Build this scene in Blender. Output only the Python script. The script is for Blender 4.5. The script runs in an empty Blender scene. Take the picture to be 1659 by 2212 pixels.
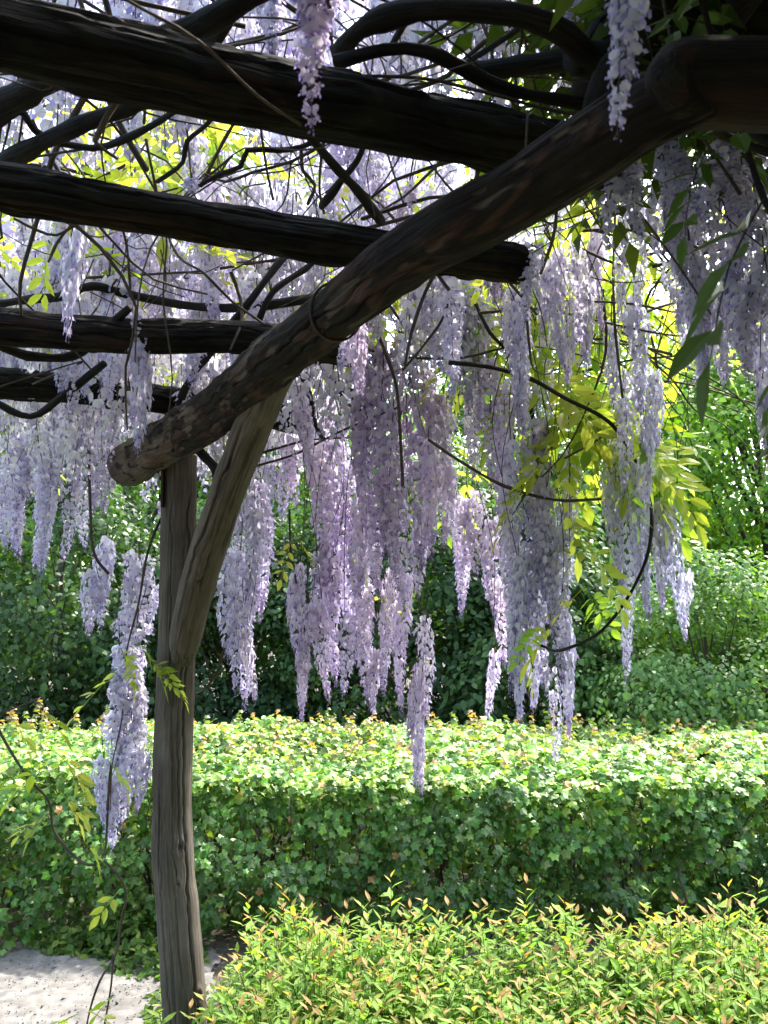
import bpy, math
import numpy as np
from mathutils import Vector

rng = np.random.default_rng(7)
SC = bpy.context.scene
COL = SC.collection

# ------------------------------------------------------------------ camera
EYE = 1.65
PITCH = math.radians(5.78)
FPX, CX, CY = 1916.0, 829.5, 1106.0          # photograph measured on a 1659 x 2212 grid
cam_d = bpy.data.cameras.new("camera")
cam = bpy.data.objects.new("camera", cam_d)
COL.objects.link(cam)
cam.location = (0, 0, EYE)
cam.rotation_euler = (math.radians(90) + PITCH, 0, 0)
cam_d.sensor_fit = 'VERTICAL'
cam_d.angle_y = 2 * math.atan(CY / FPX)
cam_d.clip_start = 0.02
cam_d.clip_end = 500
cam_d.dof.use_dof = True
cam_d.dof.focus_distance = 2.9
cam_d.dof.aperture_fstop = 9.0
SC.camera = cam

# ------------------------------------------------------------------ world, sun, exposure
SUN_EL, SUN_AZ = math.radians(54), math.radians(38)   # azimuth measured from +Y towards +X
w = bpy.data.worlds.new("World")
SC.world = w
w.use_nodes = True
nt = w.node_tree
bg = nt.nodes["Background"]
sky = nt.nodes.new("ShaderNodeTexSky")
sky.sky_type = 'NISHITA'
sky.sun_disc = False
sky.sun_elevation = SUN_EL
sky.sun_rotation = SUN_AZ
sky.dust_density = 3.0
sky.air_density = 1.2
nt.links.new(sky.outputs[0], bg.inputs[0])
bg.inputs[1].default_value = 0.15
sl = bpy.data.lights.new("sun", 'SUN')
sl.energy = 2.2
sl.angle = math.radians(1.5)
sl.color = (1.0, 0.95, 0.87)
so = bpy.data.objects.new("sun", sl)
COL.objects.link(so)
sd = Vector((math.sin(SUN_AZ) * math.cos(SUN_EL), math.cos(SUN_AZ) * math.cos(SUN_EL), math.sin(SUN_EL)))
so.rotation_euler = sd.to_track_quat('Z', 'Y').to_euler()
so.location = (4, 4, 8)
SC.view_settings.view_transform = 'Standard'
SC.view_settings.look = 'None'
SC.view_settings.exposure = 2.72
SC.view_settings.gamma = 1.0
SC.view_settings.use_curve_mapping = False
SC.cycles.use_denoising = True
SC.cycles.max_bounces = 7
SC.cycles.diffuse_bounces = 4
SC.cycles.transmission_bounces = 5
SC.cycles.transparent_max_bounces = 4
SC.cycles.sample_clamp_indirect = 6.0

# ------------------------------------------------------------------ helpers
CP, SP = math.cos(PITCH), math.sin(PITCH)


def ray(px, py):
    a, b = (px - CX) / FPX, (CY - py) / FPX
    return np.array([a, CP - b * SP, SP + b * CP])


def at_y(px, py, y):
    d = ray(px, py)
    return np.array([0, 0, EYE]) + d * (y / d[1])


def at_z(px, py, h):
    d = ray(px, py)
    return np.array([0, 0, EYE]) + d * ((h - EYE) / d[2])


def tag(o, label=None, cat=None, group=None, kind=None):
    if label: o['label'] = label
    if cat: o['category'] = cat
    if group: o['group'] = group
    if kind: o['kind'] = kind
    return o


def empty(name, loc, label=None, cat=None, group=None, kind=None):
    o = bpy.data.objects.new(name, None)
    COL.objects.link(o)
    o.location = loc
    o.empty_display_size = 0.1
    return tag(o, label, cat, group, kind)


def link(name, me, parent=None, mat4=None):
    o = bpy.data.objects.new(name, me)
    COL.objects.link(o)
    if parent is not None:
        o.parent = parent
        o.matrix_parent_inverse.identity()
    if mat4 is not None:
        o.matrix_basis = mat4
    return o


def mesh(name, V, F, mat, tint=None, midx=None, smooth=False, grain=None):
    """V (n,3), F list of equal-length face arrays or a single (m,k) array"""
    V = np.asarray(V, dtype=np.float32)
    Fs = F if isinstance(F, list) else [F]
    Fs = [np.asarray(f, dtype=np.int32) for f in Fs if len(f)]
    me = bpy.data.meshes.new(name)
    me.vertices.add(len(V))
    me.vertices.foreach_set('co', V.ravel())
    loops = np.concatenate([f.ravel() for f in Fs])
    tot = np.concatenate([np.full(len(f), f.shape[1], dtype=np.int32) for f in Fs])
    start = np.concatenate([[0], np.cumsum(tot)[:-1]]).astype(np.int32)
    me.loops.add(len(loops))
    me.loops.foreach_set('vertex_index', loops)
    me.polygons.add(len(tot))
    me.polygons.foreach_set('loop_start', start)
    me.polygons.foreach_set('loop_total', tot)
    if midx is not None:
        me.polygons.foreach_set('material_index', np.asarray(midx, dtype=np.int32))
    me.polygons.foreach_set('use_smooth', np.full(len(tot), smooth, dtype=bool))
    if tint is not None:
        a = me.attributes.new('tint', 'FLOAT_COLOR', 'POINT')
        c = np.ones((len(V), 4), dtype=np.float32)
        c[:, :3] = tint
        a.data.foreach_set('color', c.ravel())
    if grain is not None:
        a = me.attributes.new('grain', 'FLOAT_VECTOR', 'POINT')
        a.data.foreach_set('vector', np.asarray(grain, dtype=np.float32).ravel())
    for m in (mat if isinstance(mat, (list, tuple)) else [mat]):
        me.materials.append(m)
    me.update()
    return me


def basis(n, spin, up=None):
    """rotation matrices (N,3,3) whose third column is n; second column (leaf length) is `up` made perpendicular, turned by spin"""
    n = n / np.linalg.norm(n, axis=1, keepdims=True)
    if up is None:
        up = np.tile([0.0, 0.0, -1.0], (len(n), 1))
    y = up - n * (up * n).sum(1, keepdims=True) + 1e-5
    y /= np.linalg.norm(y, axis=1, keepdims=True)
    x = np.cross(y, n)
    c, s = np.cos(spin)[:, None], np.sin(spin)[:, None]
    y2 = y * c + x * s
    x2 = np.cross(y2, n)
    return np.stack([x2, y2, n], axis=2)


def bake(TV, TF, R, P, S, tint, jitter=None):
    """copy template (TV,TF) to every transform; tint (N,3) per copy, or (N,nv,3)"""
    N, nv = len(P), len(TV)
    S = np.asarray(S)
    if S.ndim == 1:
        S = np.repeat(S[:, None], 3, 1)
    loc = TV[None] * S[:, None, :]
    V = np.einsum('nij,nvj->nvi', R, loc) + P[:, None, :]
    off = (np.arange(N) * nv)[:, None, None]
    F = (np.asarray(TF)[None] + off).reshape(-1, np.asarray(TF).shape[1])
    T = tint if tint.ndim == 3 else np.repeat(tint[:, None, :], nv, 1)
    return V.reshape(-1, 3), F, T.reshape(-1, 3)


def unit(v):
    return v / np.linalg.norm(v, axis=-1, keepdims=True)


def smooth_path(P, step):
    P = np.asarray(P, float)
    if len(P) < 2:
        return P
    Q = np.vstack([2 * P[0] - P[1], P, 2 * P[-1] - P[-2]])
    out = []
    for i in range(1, len(Q) - 2):
        a, b, c, d = Q[i - 1], Q[i], Q[i + 1], Q[i + 2]
        n = max(2, int(np.linalg.norm(c[:3] - b[:3]) / step))
        t = np.linspace(0, 1, n, endpoint=False)[:, None]
        out.append(0.5 * ((2 * b) + (-a + c) * t + (2 * a - 5 * b + 4 * c - d) * t ** 2 + (-a + 3 * b - 3 * c + d) * t ** 3))
    out.append(P[-1:])
    return np.vstack(out)


def noise1(x, seed):
    r = np.random.default_rng(seed)
    v = r.normal(size=4096)
    i = np.floor(x).astype(int)
    f = x - i
    f = f * f * (3 - 2 * f)
    return v[i % 4096] * (1 - f) + v[(i + 1) % 4096] * f


def noise2(a, b, seed):
    r = np.random.default_rng(seed)
    v = r.normal(size=(256, 256))
    i, j = np.floor(a).astype(int), np.floor(b).astype(int)
    f, g = a - i, b - j
    f = f * f * (3 - 2 * f); g = g * g * (3 - 2 * g)
    i0, i1, j0, j1 = i % 256, (i + 1) % 256, j % 256, (j + 1) % 256
    return (v[i0, j0] * (1 - f) + v[i1, j0] * f) * (1 - g) + (v[i0, j1] * (1 - f) + v[i1, j1] * f) * g


def tube(P4, sides, step=0.03, rough=0.0, seed=0, cap=True, cracks=(), knots=(), bump_len=0.12, bark=None):
    """P4: (n,4) points + radius -> V, F(quads), grain coords. Surface roughened, with cracks (angle, s0, s1, depth) and knots (angle, s, r)."""
    Q = smooth_path(P4, step)
    C, R = Q[:, :3], Q[:, 3]
    T = unit(np.gradient(C, axis=0))
    ref = np.array([0, 0, 1.0]) if abs(T[len(T) // 2][2]) < 0.8 else np.array([0, -1.0, 0])
    U = unit(ref - T * (T @ ref)[:, None])
    W = np.cross(T, U)
    s = np.concatenate([[0], np.cumsum(np.linalg.norm(np.diff(C, axis=0), axis=1))])
    a = np.linspace(0, 2 * np.pi, sides, endpoint=False)
    A, Sg = np.meshgrid(a, s)
    rr = np.repeat(R[:, None], sides, 1)
    if rough > 0:
        k = 1 + rough * (0.5 * noise1(Sg / bump_len, seed) + 0.5 * noise2(Sg / bump_len * 1.5, A * 6 / (2 * np.pi), seed + 1)
                         * np.minimum(1, np.minimum(A, 2 * np.pi - A) * 3))
        rr = rr * k
        rr += rough * R.mean() * 0.22 * noise2(Sg / 0.35, A / (2 * np.pi) * 34, seed + 3)
    BK = np.zeros_like(rr)
    if bark:                                  # bark plates: (coverage, thickness, from, to); on the beam the ramp also paints shade
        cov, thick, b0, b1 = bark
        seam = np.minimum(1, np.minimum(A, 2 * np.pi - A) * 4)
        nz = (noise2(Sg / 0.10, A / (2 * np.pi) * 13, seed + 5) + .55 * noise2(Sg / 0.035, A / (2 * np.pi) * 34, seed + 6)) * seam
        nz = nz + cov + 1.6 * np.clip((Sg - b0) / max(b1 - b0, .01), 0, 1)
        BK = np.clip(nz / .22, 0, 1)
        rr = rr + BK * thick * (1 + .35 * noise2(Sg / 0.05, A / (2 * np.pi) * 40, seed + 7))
    for (ca, s0, s1, dep, wid) in cracks:
        cc = ca + 0.10 * noise1(s / 0.10, seed + 9)[:, None] + 0.04 * noise1(s / 0.03, seed + 10)[:, None]
        dd = np.abs((A - cc + np.pi) % (2 * np.pi) - np.pi)
        on = np.clip((Sg - s0) / 0.08, 0, 1) * np.clip((s1 - Sg) / 0.08, 0, 1)
        rr -= dep * on * np.exp(-(dd / wid) ** 2)
    for (ka, ks, kr) in knots:
        dd = np.abs((A - ka + np.pi) % (2 * np.pi) - np.pi) * R.mean()
        q = np.hypot(dd, (Sg - ks) * 0.6) / kr
        rr += kr * 0.35 * np.exp(-(q - 1.0) ** 2 * 5) - kr * 0.9 * np.exp(-(q / 0.45) ** 2)
    V = C[:, None, :] + rr[..., None] * (np.cos(A)[..., None] * U[:, None, :] + np.sin(A)[..., None] * W[:, None, :])
    n = len(C)
    G = np.stack([np.cos(A) * rr, np.sin(A) * rr, Sg], axis=2)
    idx = np.arange(n * sides).reshape(n, sides)
    q = np.stack([idx[:-1], np.roll(idx[:-1], -1, 1), np.roll(idx[1:], -1, 1), idx[1:]], axis=2).reshape(-1, 4)
    V, G = V.reshape(-1, 3), G.reshape(-1, 3)
    F = [q]
    if cap:
        e = len(V)
        V = np.vstack([V, C[0] - T[0] * R[0] * 0.12, C[-1] + T[-1] * R[-1] * 0.12])
        G = np.vstack([G, [0, 0, s[0]], [0, 0, s[-1]]])
        BK = np.concatenate([BK.ravel(), [0, 0]])
        t0 = np.stack([np.full(sides, e), np.roll(idx[0], -1), idx[0]], 1)
        t1 = np.stack([np.full(sides, e + 1), idx[-1], np.roll(idx[-1], -1)], 1)
        F += [t0, t1]
    tube.bark = BK.ravel()
    return V, F, G


# ------------------------------------------------------------------ materials
def new_mat(name):
    m = bpy.data.materials.new(name)
    m.use_nodes = True
    n = m.node_tree
    n.nodes.clear()
    out = n.nodes.new('ShaderNodeOutputMaterial')
    return m, n, out


def leaf_mat(name, trans=0.45, rough=0.5, spec=0.3, vary=0.25, hue=0.03, boost=(1.25, 1.3, 0.6), sat=1.0):
    m, n, out = new_mat(name)
    at = n.nodes.new('ShaderNodeAttribute'); at.attribute_name = 'tint'
    oi = n.nodes.new('ShaderNodeObjectInfo')
    hs = n.nodes.new('ShaderNodeHueSaturation')
    hs.inputs['Saturation'].default_value = sat
    mr = n.nodes.new('ShaderNodeMapRange')
    mr.inputs['To Min'].default_value = 0.5 - hue
    mr.inputs['To Max'].default_value = 0.5 + hue
    mv = n.nodes.new('ShaderNodeMapRange')
    mv.inputs['To Min'].default_value = 1 - vary
    mv.inputs['To Max'].default_value = 1 + vary
    ml = n.nodes.new('ShaderNodeMath'); ml.operation = 'MULTIPLY'; ml.inputs[1].default_value = 7.31
    fr = n.nodes.new('ShaderNodeMath'); fr.operation = 'FRACT'
    n.links.new(oi.outputs['Random'], mr.inputs['Value'])
    n.links.new(oi.outputs['Random'], ml.inputs[0])
    n.links.new(ml.outputs[0], fr.inputs[0])
    n.links.new(fr.outputs[0], mv.inputs['Value'])
    n.links.new(mr.outputs[0], hs.inputs['Hue'])
    n.links.new(mv.outputs[0], hs.inputs['Value'])
    oc = n.nodes.new('ShaderNodeMix'); oc.data_type = 'RGBA'; oc.blend_type = 'MULTIPLY'; oc.inputs['Factor'].default_value = 1.0
    n.links.new(at.outputs['Color'], oc.inputs['A'])
    n.links.new(oi.outputs['Color'], oc.inputs['B'])
    n.links.new(oc.outputs['Result'], hs.inputs['Color'])
    p = n.nodes.new('ShaderNodeBsdfPrincipled')
    p.inputs['Roughness'].default_value = rough
    p.inputs['Specular IOR Level'].default_value = spec
    n.links.new(hs.outputs[0], p.inputs['Base Color'])
    tr = n.nodes.new('ShaderNodeBsdfTranslucent')
    mx = n.nodes.new('ShaderNodeMix'); mx.data_type = 'RGBA'; mx.blend_type = 'MULTIPLY'
    mx.inputs['Factor'].default_value = 1.0
    mx.clamp_result = True
    n.links.new(hs.outputs[0], mx.inputs['A'])
    mx.inputs['B'].default_value = (*boost, 1)
    n.links.new(mx.outputs['Result'], tr.inputs['Color'])
    ms = n.nodes.new('ShaderNodeMixShader'); ms.inputs[0].default_value = trans
    n.links.new(p.outputs[0], ms.inputs[1])
    n.links.new(tr.outputs[0], ms.inputs[2])
    n.links.new(ms.outputs[0], out.inputs[0])
    return m


def wood_mat(name, c_dark, c_mid, c_light, scale=1.0, moss=0.0, bump=0.35, rust=None, bare=None):
    m, n, out = new_mat(name)
    at = n.nodes.new('ShaderNodeAttribute'); at.attribute_name = 'grain'
    def mapped(sx, sz):
        mp = n.nodes.new('ShaderNodeMapping')
        mp.inputs['Scale'].default_value = (sx * scale, sx * scale, sz * scale)
        n.links.new(at.outputs['Vector'], mp.inputs['Vector'])
        return mp
    def noise(mp, sc, det, dist=0.0):
        t = n.nodes.new('ShaderNodeTexNoise')
        t.inputs['Scale'].default_value = sc
        t.inputs['Detail'].default_value = det
        t.inputs['Distortion'].default_value = dist
        n.links.new(mp.outputs[0], t.inputs['Vector'])
        return t
    fib = noise(mapped(1, 0.045), 190, 5, 0.6)
    blo = noise(mapped(1, 0.35), 16, 4, 0.4)
    fine = noise(mapped(1, 0.16), 420, 3)
    r = n.nodes.new('ShaderNodeValToRGB')
    e = r.color_ramp.elements
    e[0].position, e[0].color = 0.33, (*c_dark, 1)
    e[1].position, e[1].color = 0.68, (*c_light, 1)
    k = r.color_ramp.elements.new(0.5); k.color = (*c_mid, 1)
    ad = n.nodes.new('ShaderNodeMix'); ad.data_type = 'FLOAT'; ad.inputs['Factor'].default_value = 0.45
    n.links.new(fib.outputs['Fac'], ad.inputs['A'])
    n.links.new(blo.outputs['Fac'], ad.inputs['B'])
    n.links.new(ad.outputs['Result'], r.inputs['Fac'])
    # dark checks in the weathered grain
    chk = noise(mapped(1, 0.018), 95, 2, 0.3)
    cr = n.nodes.new('ShaderNodeMapRange')
    cr.inputs['From Min'].default_value = 0.37; cr.inputs['From Max'].default_value = 0.44
    cr.inputs['To Min'].default_value = 0.5; cr.inputs['To Max'].default_value = 1.0
    n.links.new(chk.outputs['Fac'], cr.inputs['Value'])
    mul = n.nodes.new('ShaderNodeMix'); mul.data_type = 'RGBA'; mul.blend_type = 'MULTIPLY'; mul.inputs['Factor'].default_value = 1
    n.links.new(r.outputs[0], mul.inputs['A'])
    n.links.new(cr.outputs[0], mul.inputs['B'])
    col = mul.outputs['Result']
    if bare:                                  # dark bark plates over paler wood; on the beam also painted shade
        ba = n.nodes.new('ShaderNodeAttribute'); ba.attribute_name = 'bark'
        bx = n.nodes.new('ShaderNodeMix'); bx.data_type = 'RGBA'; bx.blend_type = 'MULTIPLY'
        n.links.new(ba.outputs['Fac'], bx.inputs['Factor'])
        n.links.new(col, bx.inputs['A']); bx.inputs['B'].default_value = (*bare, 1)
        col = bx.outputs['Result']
    if moss > 0:
        mn = noise(mapped(1, 0.6), 30, 5, 0.2)
        mm = n.nodes.new('ShaderNodeMapRange')
        mm.inputs['From Min'].default_value = 0.5; mm.inputs['From Max'].default_value = 0.66
        mm.inputs['To Max'].default_value = moss
        n.links.new(mn.outputs['Fac'], mm.inputs['Value'])
        g = n.nodes.new('ShaderNodeMix'); g.data_type = 'RGBA'
        n.links.new(mm.outputs[0], g.inputs['Factor'])
        n.links.new(col, g.inputs['A'])
        g.inputs['B'].default_value = (0.026, 0.032, 0.014, 1)
        col = g.outputs['Result']
    if rust:
        rn = noise(mapped(1, 0.25), 22, 4, 0.8)
        rm = n.nodes.new('ShaderNodeMapRange')
        rm.inputs['From Min'].default_value = 0.55; rm.inputs['From Max'].default_value = 0.63
        rm.inputs['To Max'].default_value = 0.75
        n.links.new(rn.outputs['Fac'], rm.inputs['Value'])
        g = n.nodes.new('ShaderNodeMix'); g.data_type = 'RGBA'
        n.links.new(rm.outputs[0], g.inputs['Factor'])
        n.links.new(col, g.inputs['A'])
        g.inputs['B'].default_value = (*rust, 1)
        col = g.outputs['Result']
    p = n.nodes.new('ShaderNodeBsdfPrincipled')
    p.inputs['Roughness'].default_value = 0.88
    p.inputs['Specular IOR Level'].default_value = 0.2
    n.links.new(col, p.inputs['Base Color'])
    sm = n.nodes.new('ShaderNodeMath'); sm.operation = 'MULTIPLY_ADD'
    n.links.new(fib.outputs['Fac'], sm.inputs[0]); sm.inputs[1].default_value = 1.0
    n.links.new(cr.outputs[0], sm.inputs[2])
    sm2 = n.nodes.new('ShaderNodeMath'); sm2.operation = 'MULTIPLY_ADD'
    n.links.new(fine.outputs['Fac'], sm2.inputs[0]); sm2.inputs[1].default_value = 0.4
    n.links.new(sm.outputs[0], sm2.inputs[2])
    b = n.nodes.new('ShaderNodeBump')
    b.inputs['Strength'].default_value = bump
    b.inputs['Distance'].default_value = 0.006
    n.links.new(sm2.outputs[0], b.inputs['Height'])
    n.links.new(b.outputs[0], p.inputs['Normal'])
    n.links.new(p.outputs[0], out.inputs[0])
    return m


def ground_mat(name, stops, scale, bump=0.5, dist=0.01, rough=0.95):
    m, n, out = new_mat(name)
    tc = n.nodes.new('ShaderNodeTexCoord')
    a = n.nodes.new('ShaderNodeTexNoise'); a.inputs['Scale'].default_value = scale; a.inputs['Detail'].default_value = 8
    b2 = n.nodes.new('ShaderNodeTexNoise'); b2.inputs['Scale'].default_value = scale * 12; b2.inputs['Detail'].default_value = 6
    v = n.nodes.new('ShaderNodeTexVoronoi'); v.inputs['Scale'].default_value = scale * 22
    for t in (a, b2, v):
        n.links.new(tc.outputs['Object'], t.inputs['Vector'])
    mx = n.nodes.new('ShaderNodeMix'); mx.data_type = 'FLOAT'; mx.inputs['Factor'].default_value = 0.5
    n.links.new(a.outputs['Fac'], mx.inputs['A']); n.links.new(b2.outputs['Fac'], mx.inputs['B'])
    r = n.nodes.new('ShaderNodeValToRGB')
    e = r.color_ramp.elements
    e[0].position, e[0].color = stops[0][0], (*stops[0][1], 1)
    e[1].position, e[1].color = stops[-1][0], (*stops[-1][1], 1)
    for s, c in stops[1:-1]:
        k = e.new(s); k.color = (*c, 1)
    n.links.new(mx.outputs['Result'], r.inputs['Fac'])
    p = n.nodes.new('ShaderNodeBsdfPrincipled'); p.inputs['Roughness'].default_value = rough
    n.links.new(r.outputs[0], p.inputs['Base Color'])
    ad = n.nodes.new('ShaderNodeMath'); ad.operation = 'MULTIPLY_ADD'; ad.inputs[1].default_value = -0.6
    n.links.new(v.outputs['Distance'], ad.inputs[0]); n.links.new(b2.outputs['Fac'], ad.inputs[2])
    b = n.nodes.new('ShaderNodeBump'); b.inputs['Strength'].default_value = bump; b.inputs['Distance'].default_value = dist
    n.links.new(ad.outputs[0], b.inputs['Height']); n.links.new(b.outputs[0], p.inputs['Normal'])
    n.links.new(p.outputs[0], out.inputs[0])
    return m


M_PETAL = leaf_mat('wisteria_petal', trans=0.55, rough=0.6, spec=0.2, vary=0.12, hue=0.022, boost=(1.05, 1.0, 1.08))
M_WLEAF = leaf_mat('wisteria_leaf', trans=0.55, rough=0.45, spec=0.3, vary=0.2, hue=0.012, boost=(1.7, 1.75, 0.75))
M_HEDGE = leaf_mat('maple_leaf', trans=0.38, rough=0.42, spec=0.45, vary=0.0, hue=0.0, boost=(1.3, 1.4, 0.5))
M_SHOOT = leaf_mat('shrub_leaf', trans=0.5, rough=0.6, spec=0.2, vary=0.15, hue=0.012, boost=(1.3, 1.35, 0.45))
M_TREE = leaf_mat('tree_leaf', trans=0.4, rough=0.5, spec=0.3, vary=0.0, hue=0.0, boost=(1.3, 1.5, 0.4))
M_POST = wood_mat('weathered_log', (0.045, 0.036, 0.028), (0.088, 0.072, 0.057), (0.145, 0.123, 0.098), moss=0.25)
M_BEAM = wood_mat('barked_and_shaded_log', (0.035, 0.027, 0.020), (0.075, 0.058, 0.044), (0.13, 0.105, 0.08), moss=0.15, rust=(0.06, 0.028, 0.016), bump=0.7, bare=(0.11, 0.085, 0.07))
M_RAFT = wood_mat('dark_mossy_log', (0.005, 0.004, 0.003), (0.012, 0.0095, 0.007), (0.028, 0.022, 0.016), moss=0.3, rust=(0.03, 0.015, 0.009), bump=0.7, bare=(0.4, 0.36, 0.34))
M_VINE = wood_mat('vine_bark', (0.007, 0.006, 0.005), (0.017, 0.014, 0.012), (0.034, 0.029, 0.024), moss=0.1, scale=2.0, bump=0.4)
M_TWIG = wood_mat('thin_vine_bark', (0.03, 0.022, 0.015), (0.065, 0.05, 0.036), (0.11, 0.085, 0.062), scale=3.0, bump=0.2)
M_TRUNK = wood_mat('tree_bark', (0.03, 0.024, 0.02), (0.07, 0.055, 0.042), (0.12, 0.1, 0.08), scale=0.6)

M_IRON, _n, _o = new_mat('rusty_iron')
_p = _n.nodes.new('ShaderNodeBsdfPrincipled')
_t = _n.nodes.new('ShaderNodeTexNoise'); _t.inputs['Scale'].default_value = 60
_r = _n.nodes.new('ShaderNodeValToRGB')
_r.color_ramp.elements[0].position = 0.4; _r.color_ramp.elements[0].color = (0.02, 0.017, 0.016, 1)
_r.color_ramp.elements[1].position = 0.65; _r.color_ramp.elements[1].color = (0.07, 0.032, 0.018, 1)
_n.links.new(_t.outputs['Fac'], _r.inputs['Fac']); _n.links.new(_r.outputs[0], _p.inputs['Base Color'])
_p.inputs['Roughness'].default_value = 0.75; _p.inputs['Metallic'].default_value = 0.3
_n.links.new(_p.outputs[0], _o.inputs[0])

M_SOIL = ground_mat('soil', [(0.35, (0.03, 0.024, 0.016)), (0.55, (0.06, 0.048, 0.03)), (0.7, (0.1, 0.085, 0.055))], 3.0)
M_PATH = ground_mat('pale_gravel', [(0.36, (0.07, 0.064, 0.058)), (0.5, (0.115, 0.107, 0.096)), (0.64, (0.18, 0.17, 0.153))], 1.6, bump=0.4, dist=0.004)
M_STONE = ground_mat('grey_stone', [(0.35, (0.05, 0.05, 0.045)), (0.65, (0.16, 0.16, 0.14))], 12.0)

# ------------------------------------------------------------------ ground
def sheet(name, outline_fn, nx, ny, x0, x1, y0, y1, zfun, mat):
    X, Y = np.meshgrid(np.linspace(x0, x1, nx), np.linspace(y0, y1, ny))
    Z = zfun(X, Y)
    V = np.stack([X, Y, Z], 2).reshape(-1, 3)
    idx = np.arange(nx * ny).reshape(ny, nx)
    q = np.stack([idx[:-1, :-1], idx[:-1, 1:], idx[1:, 1:], idx[1:, :-1]], 2).reshape(-1, 4)
    if outline_fn is not None:
        c = V[q].mean(1)
        q = q[outline_fn(c[:, 0], c[:, 1])]
    return mesh(name, V, q, mat, smooth=True)


g = link('ground', sheet('ground', None, 121, 121, -60, 60, -40, 80, lambda x, y: 0.0 * x, M_SOIL))
tag(g, kind='structure')


def path_edge(y):
    return -0.78 + 0.05 * np.sin(y * 5) + 0.03 * np.sin(y * 13 + 1)


p_ = link('gravel_path', sheet('gravel_path', lambda x, y: (x < path_edge(y)) & (y < 4.5 + 0.06 * np.sin(x * 6) + 0.3 * np.maximum(0, x + 1.5) * -1),
                               340, 360, -7, -0.4, -3, 4.7,
                               lambda x, y: 0.012 + 0.005 * noise2(x * 14, y * 14, 5) + 0.004 * noise2(x * 40, y * 40, 6), M_PATH))
tag(p_, kind='structure')
# loose grit on the path
n = 9000
gx, gy = rng.uniform(-3.2, -0.65, n), rng.uniform(1.8, 4.4, n)
k = gx < path_edge(gy) + 0.08
gx, gy = gx[k], gy[k]
n = len(gx)
OV = np.array([[1, 0, 0], [-1, 0, 0], [0, 1, 0], [0, -1, 0], [0, 0, .7], [0, 0, -.7]], float)
OF = np.array([[0, 2, 4], [2, 1, 4], [1, 3, 4], [3, 0, 4], [2, 0, 5], [1, 2, 5], [3, 1, 5], [0, 3, 5]])
gs = rng.lognormal(math.log(0.0032), 0.45, n)
V, F, T = bake(OV, OF, basis(unit(rng.normal(size=(n, 3)) * 0.6 + [0, 0, 1]), rng.uniform(0, 6.3, n)),
               np.stack([gx, gy, np.full(n, 0.014)], 1), gs, np.zeros((n, 3)))
o = link('gravel', mesh('gravel', V, F, M_PATH))
tag(o, kind='stuff')

# ------------------------------------------------------------------ pergola
perg = empty('log_pergola', (-0.69, 2.9, 0.0), 'rustic log pergola of round poles with one leaning brace on its post', 'pergola')
PO = np.array([-0.69, 2.9, 0.0])
YP = 2.9


def log(name, pts, mat, sides=56, rough=0.05, seed=1, step=0.012, parent=perg, origin=PO, **kw):
    V, F, G = tube(np.array(pts, float), sides, step=step, rough=rough, seed=seed, **kw)
    me = mesh(name, V - origin, F, mat, smooth=True, grain=G + seed * 3.1)
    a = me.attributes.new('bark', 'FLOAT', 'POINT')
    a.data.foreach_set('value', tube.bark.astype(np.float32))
    return link(name, me, parent)


def pt(px, py, y, rpx):
    p = at_y(px, py, y)
    return [*p, rpx / FPX * y]


# post: traced centre line, it bows a little
post_pts = [pt(404, 2420, YP, 47), pt(399, 2212, YP, 45), pt(386, 2000, YP, 44), pt(373, 1850, YP, 43), pt(372, 1700, YP, 41),
            pt(378, 1500, YP, 40), pt(384, 1300, YP, 39), pt(386, 1130, YP, 38), pt(387, 985, YP, 38)]
post_pts[0][2] = -0.08
log('post', post_pts, M_POST, sides=150, step=0.007, rough=0.035, seed=11,
    cracks=[(0.85, 0.05, 2.1, 0.012, 0.045), (0.25, 0.5, 1.5, 0.005, 0.03), (0.55, 0.9, 2.0, 0.006, 0.03), (-0.45, 0.1, 1.2, 0.005, 0.03), (-0.1, 1.3, 2.1, 0.005, 0.03)],
    knots=[(0.62, 0.97, 0.014), (0.95, 0.52, 0.013), (0.4, 0.86, 0.008), (0.2, 1.55, 0.007)])
HB = at_y(300, 985, 2.95)[2]                 # main beam height (level)
bpts = []
for (px, py, r) in [(278, 1006, 46), (330, 972, 48), (385, 940, 49), (468, 888, 50), (585, 782, 52), (690, 700, 54), (830, 583, 62), (960, 500, 66), (1087, 437, 68), (1245, 340, 73), (1400, 238, 76), (1540, 165, 80)]:
    q = at_z(px, py, HB)
    bpts.append([*q, r * q[1] / FPX])
B0, B1 = np.array(bpts[0][:3]), np.array(bpts[-1][:3])
for b in bpts[1:-1]:                        # straighten a traced log a little
    t = (b[1] - B0[1]) / (B1[1] - B0[1])
    s = B0 + (B1 - B0) * t
    b[0] = 0.9 * b[0] + 0.1 * s[0]
log('main_beam', bpts, M_BEAM, sides=128, step=0.008, rough=0.07, seed=23, bark=(-.55, .0035, 0.35, 1.2),  # bark spreads towards the near end, also painting in its deep shade
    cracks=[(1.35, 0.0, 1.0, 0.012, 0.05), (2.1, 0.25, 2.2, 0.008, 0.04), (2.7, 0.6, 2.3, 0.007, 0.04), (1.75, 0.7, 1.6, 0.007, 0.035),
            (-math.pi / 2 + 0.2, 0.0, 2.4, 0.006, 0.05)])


def beam_at(t):
    return B0 + (B1 - B0) * t


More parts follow.
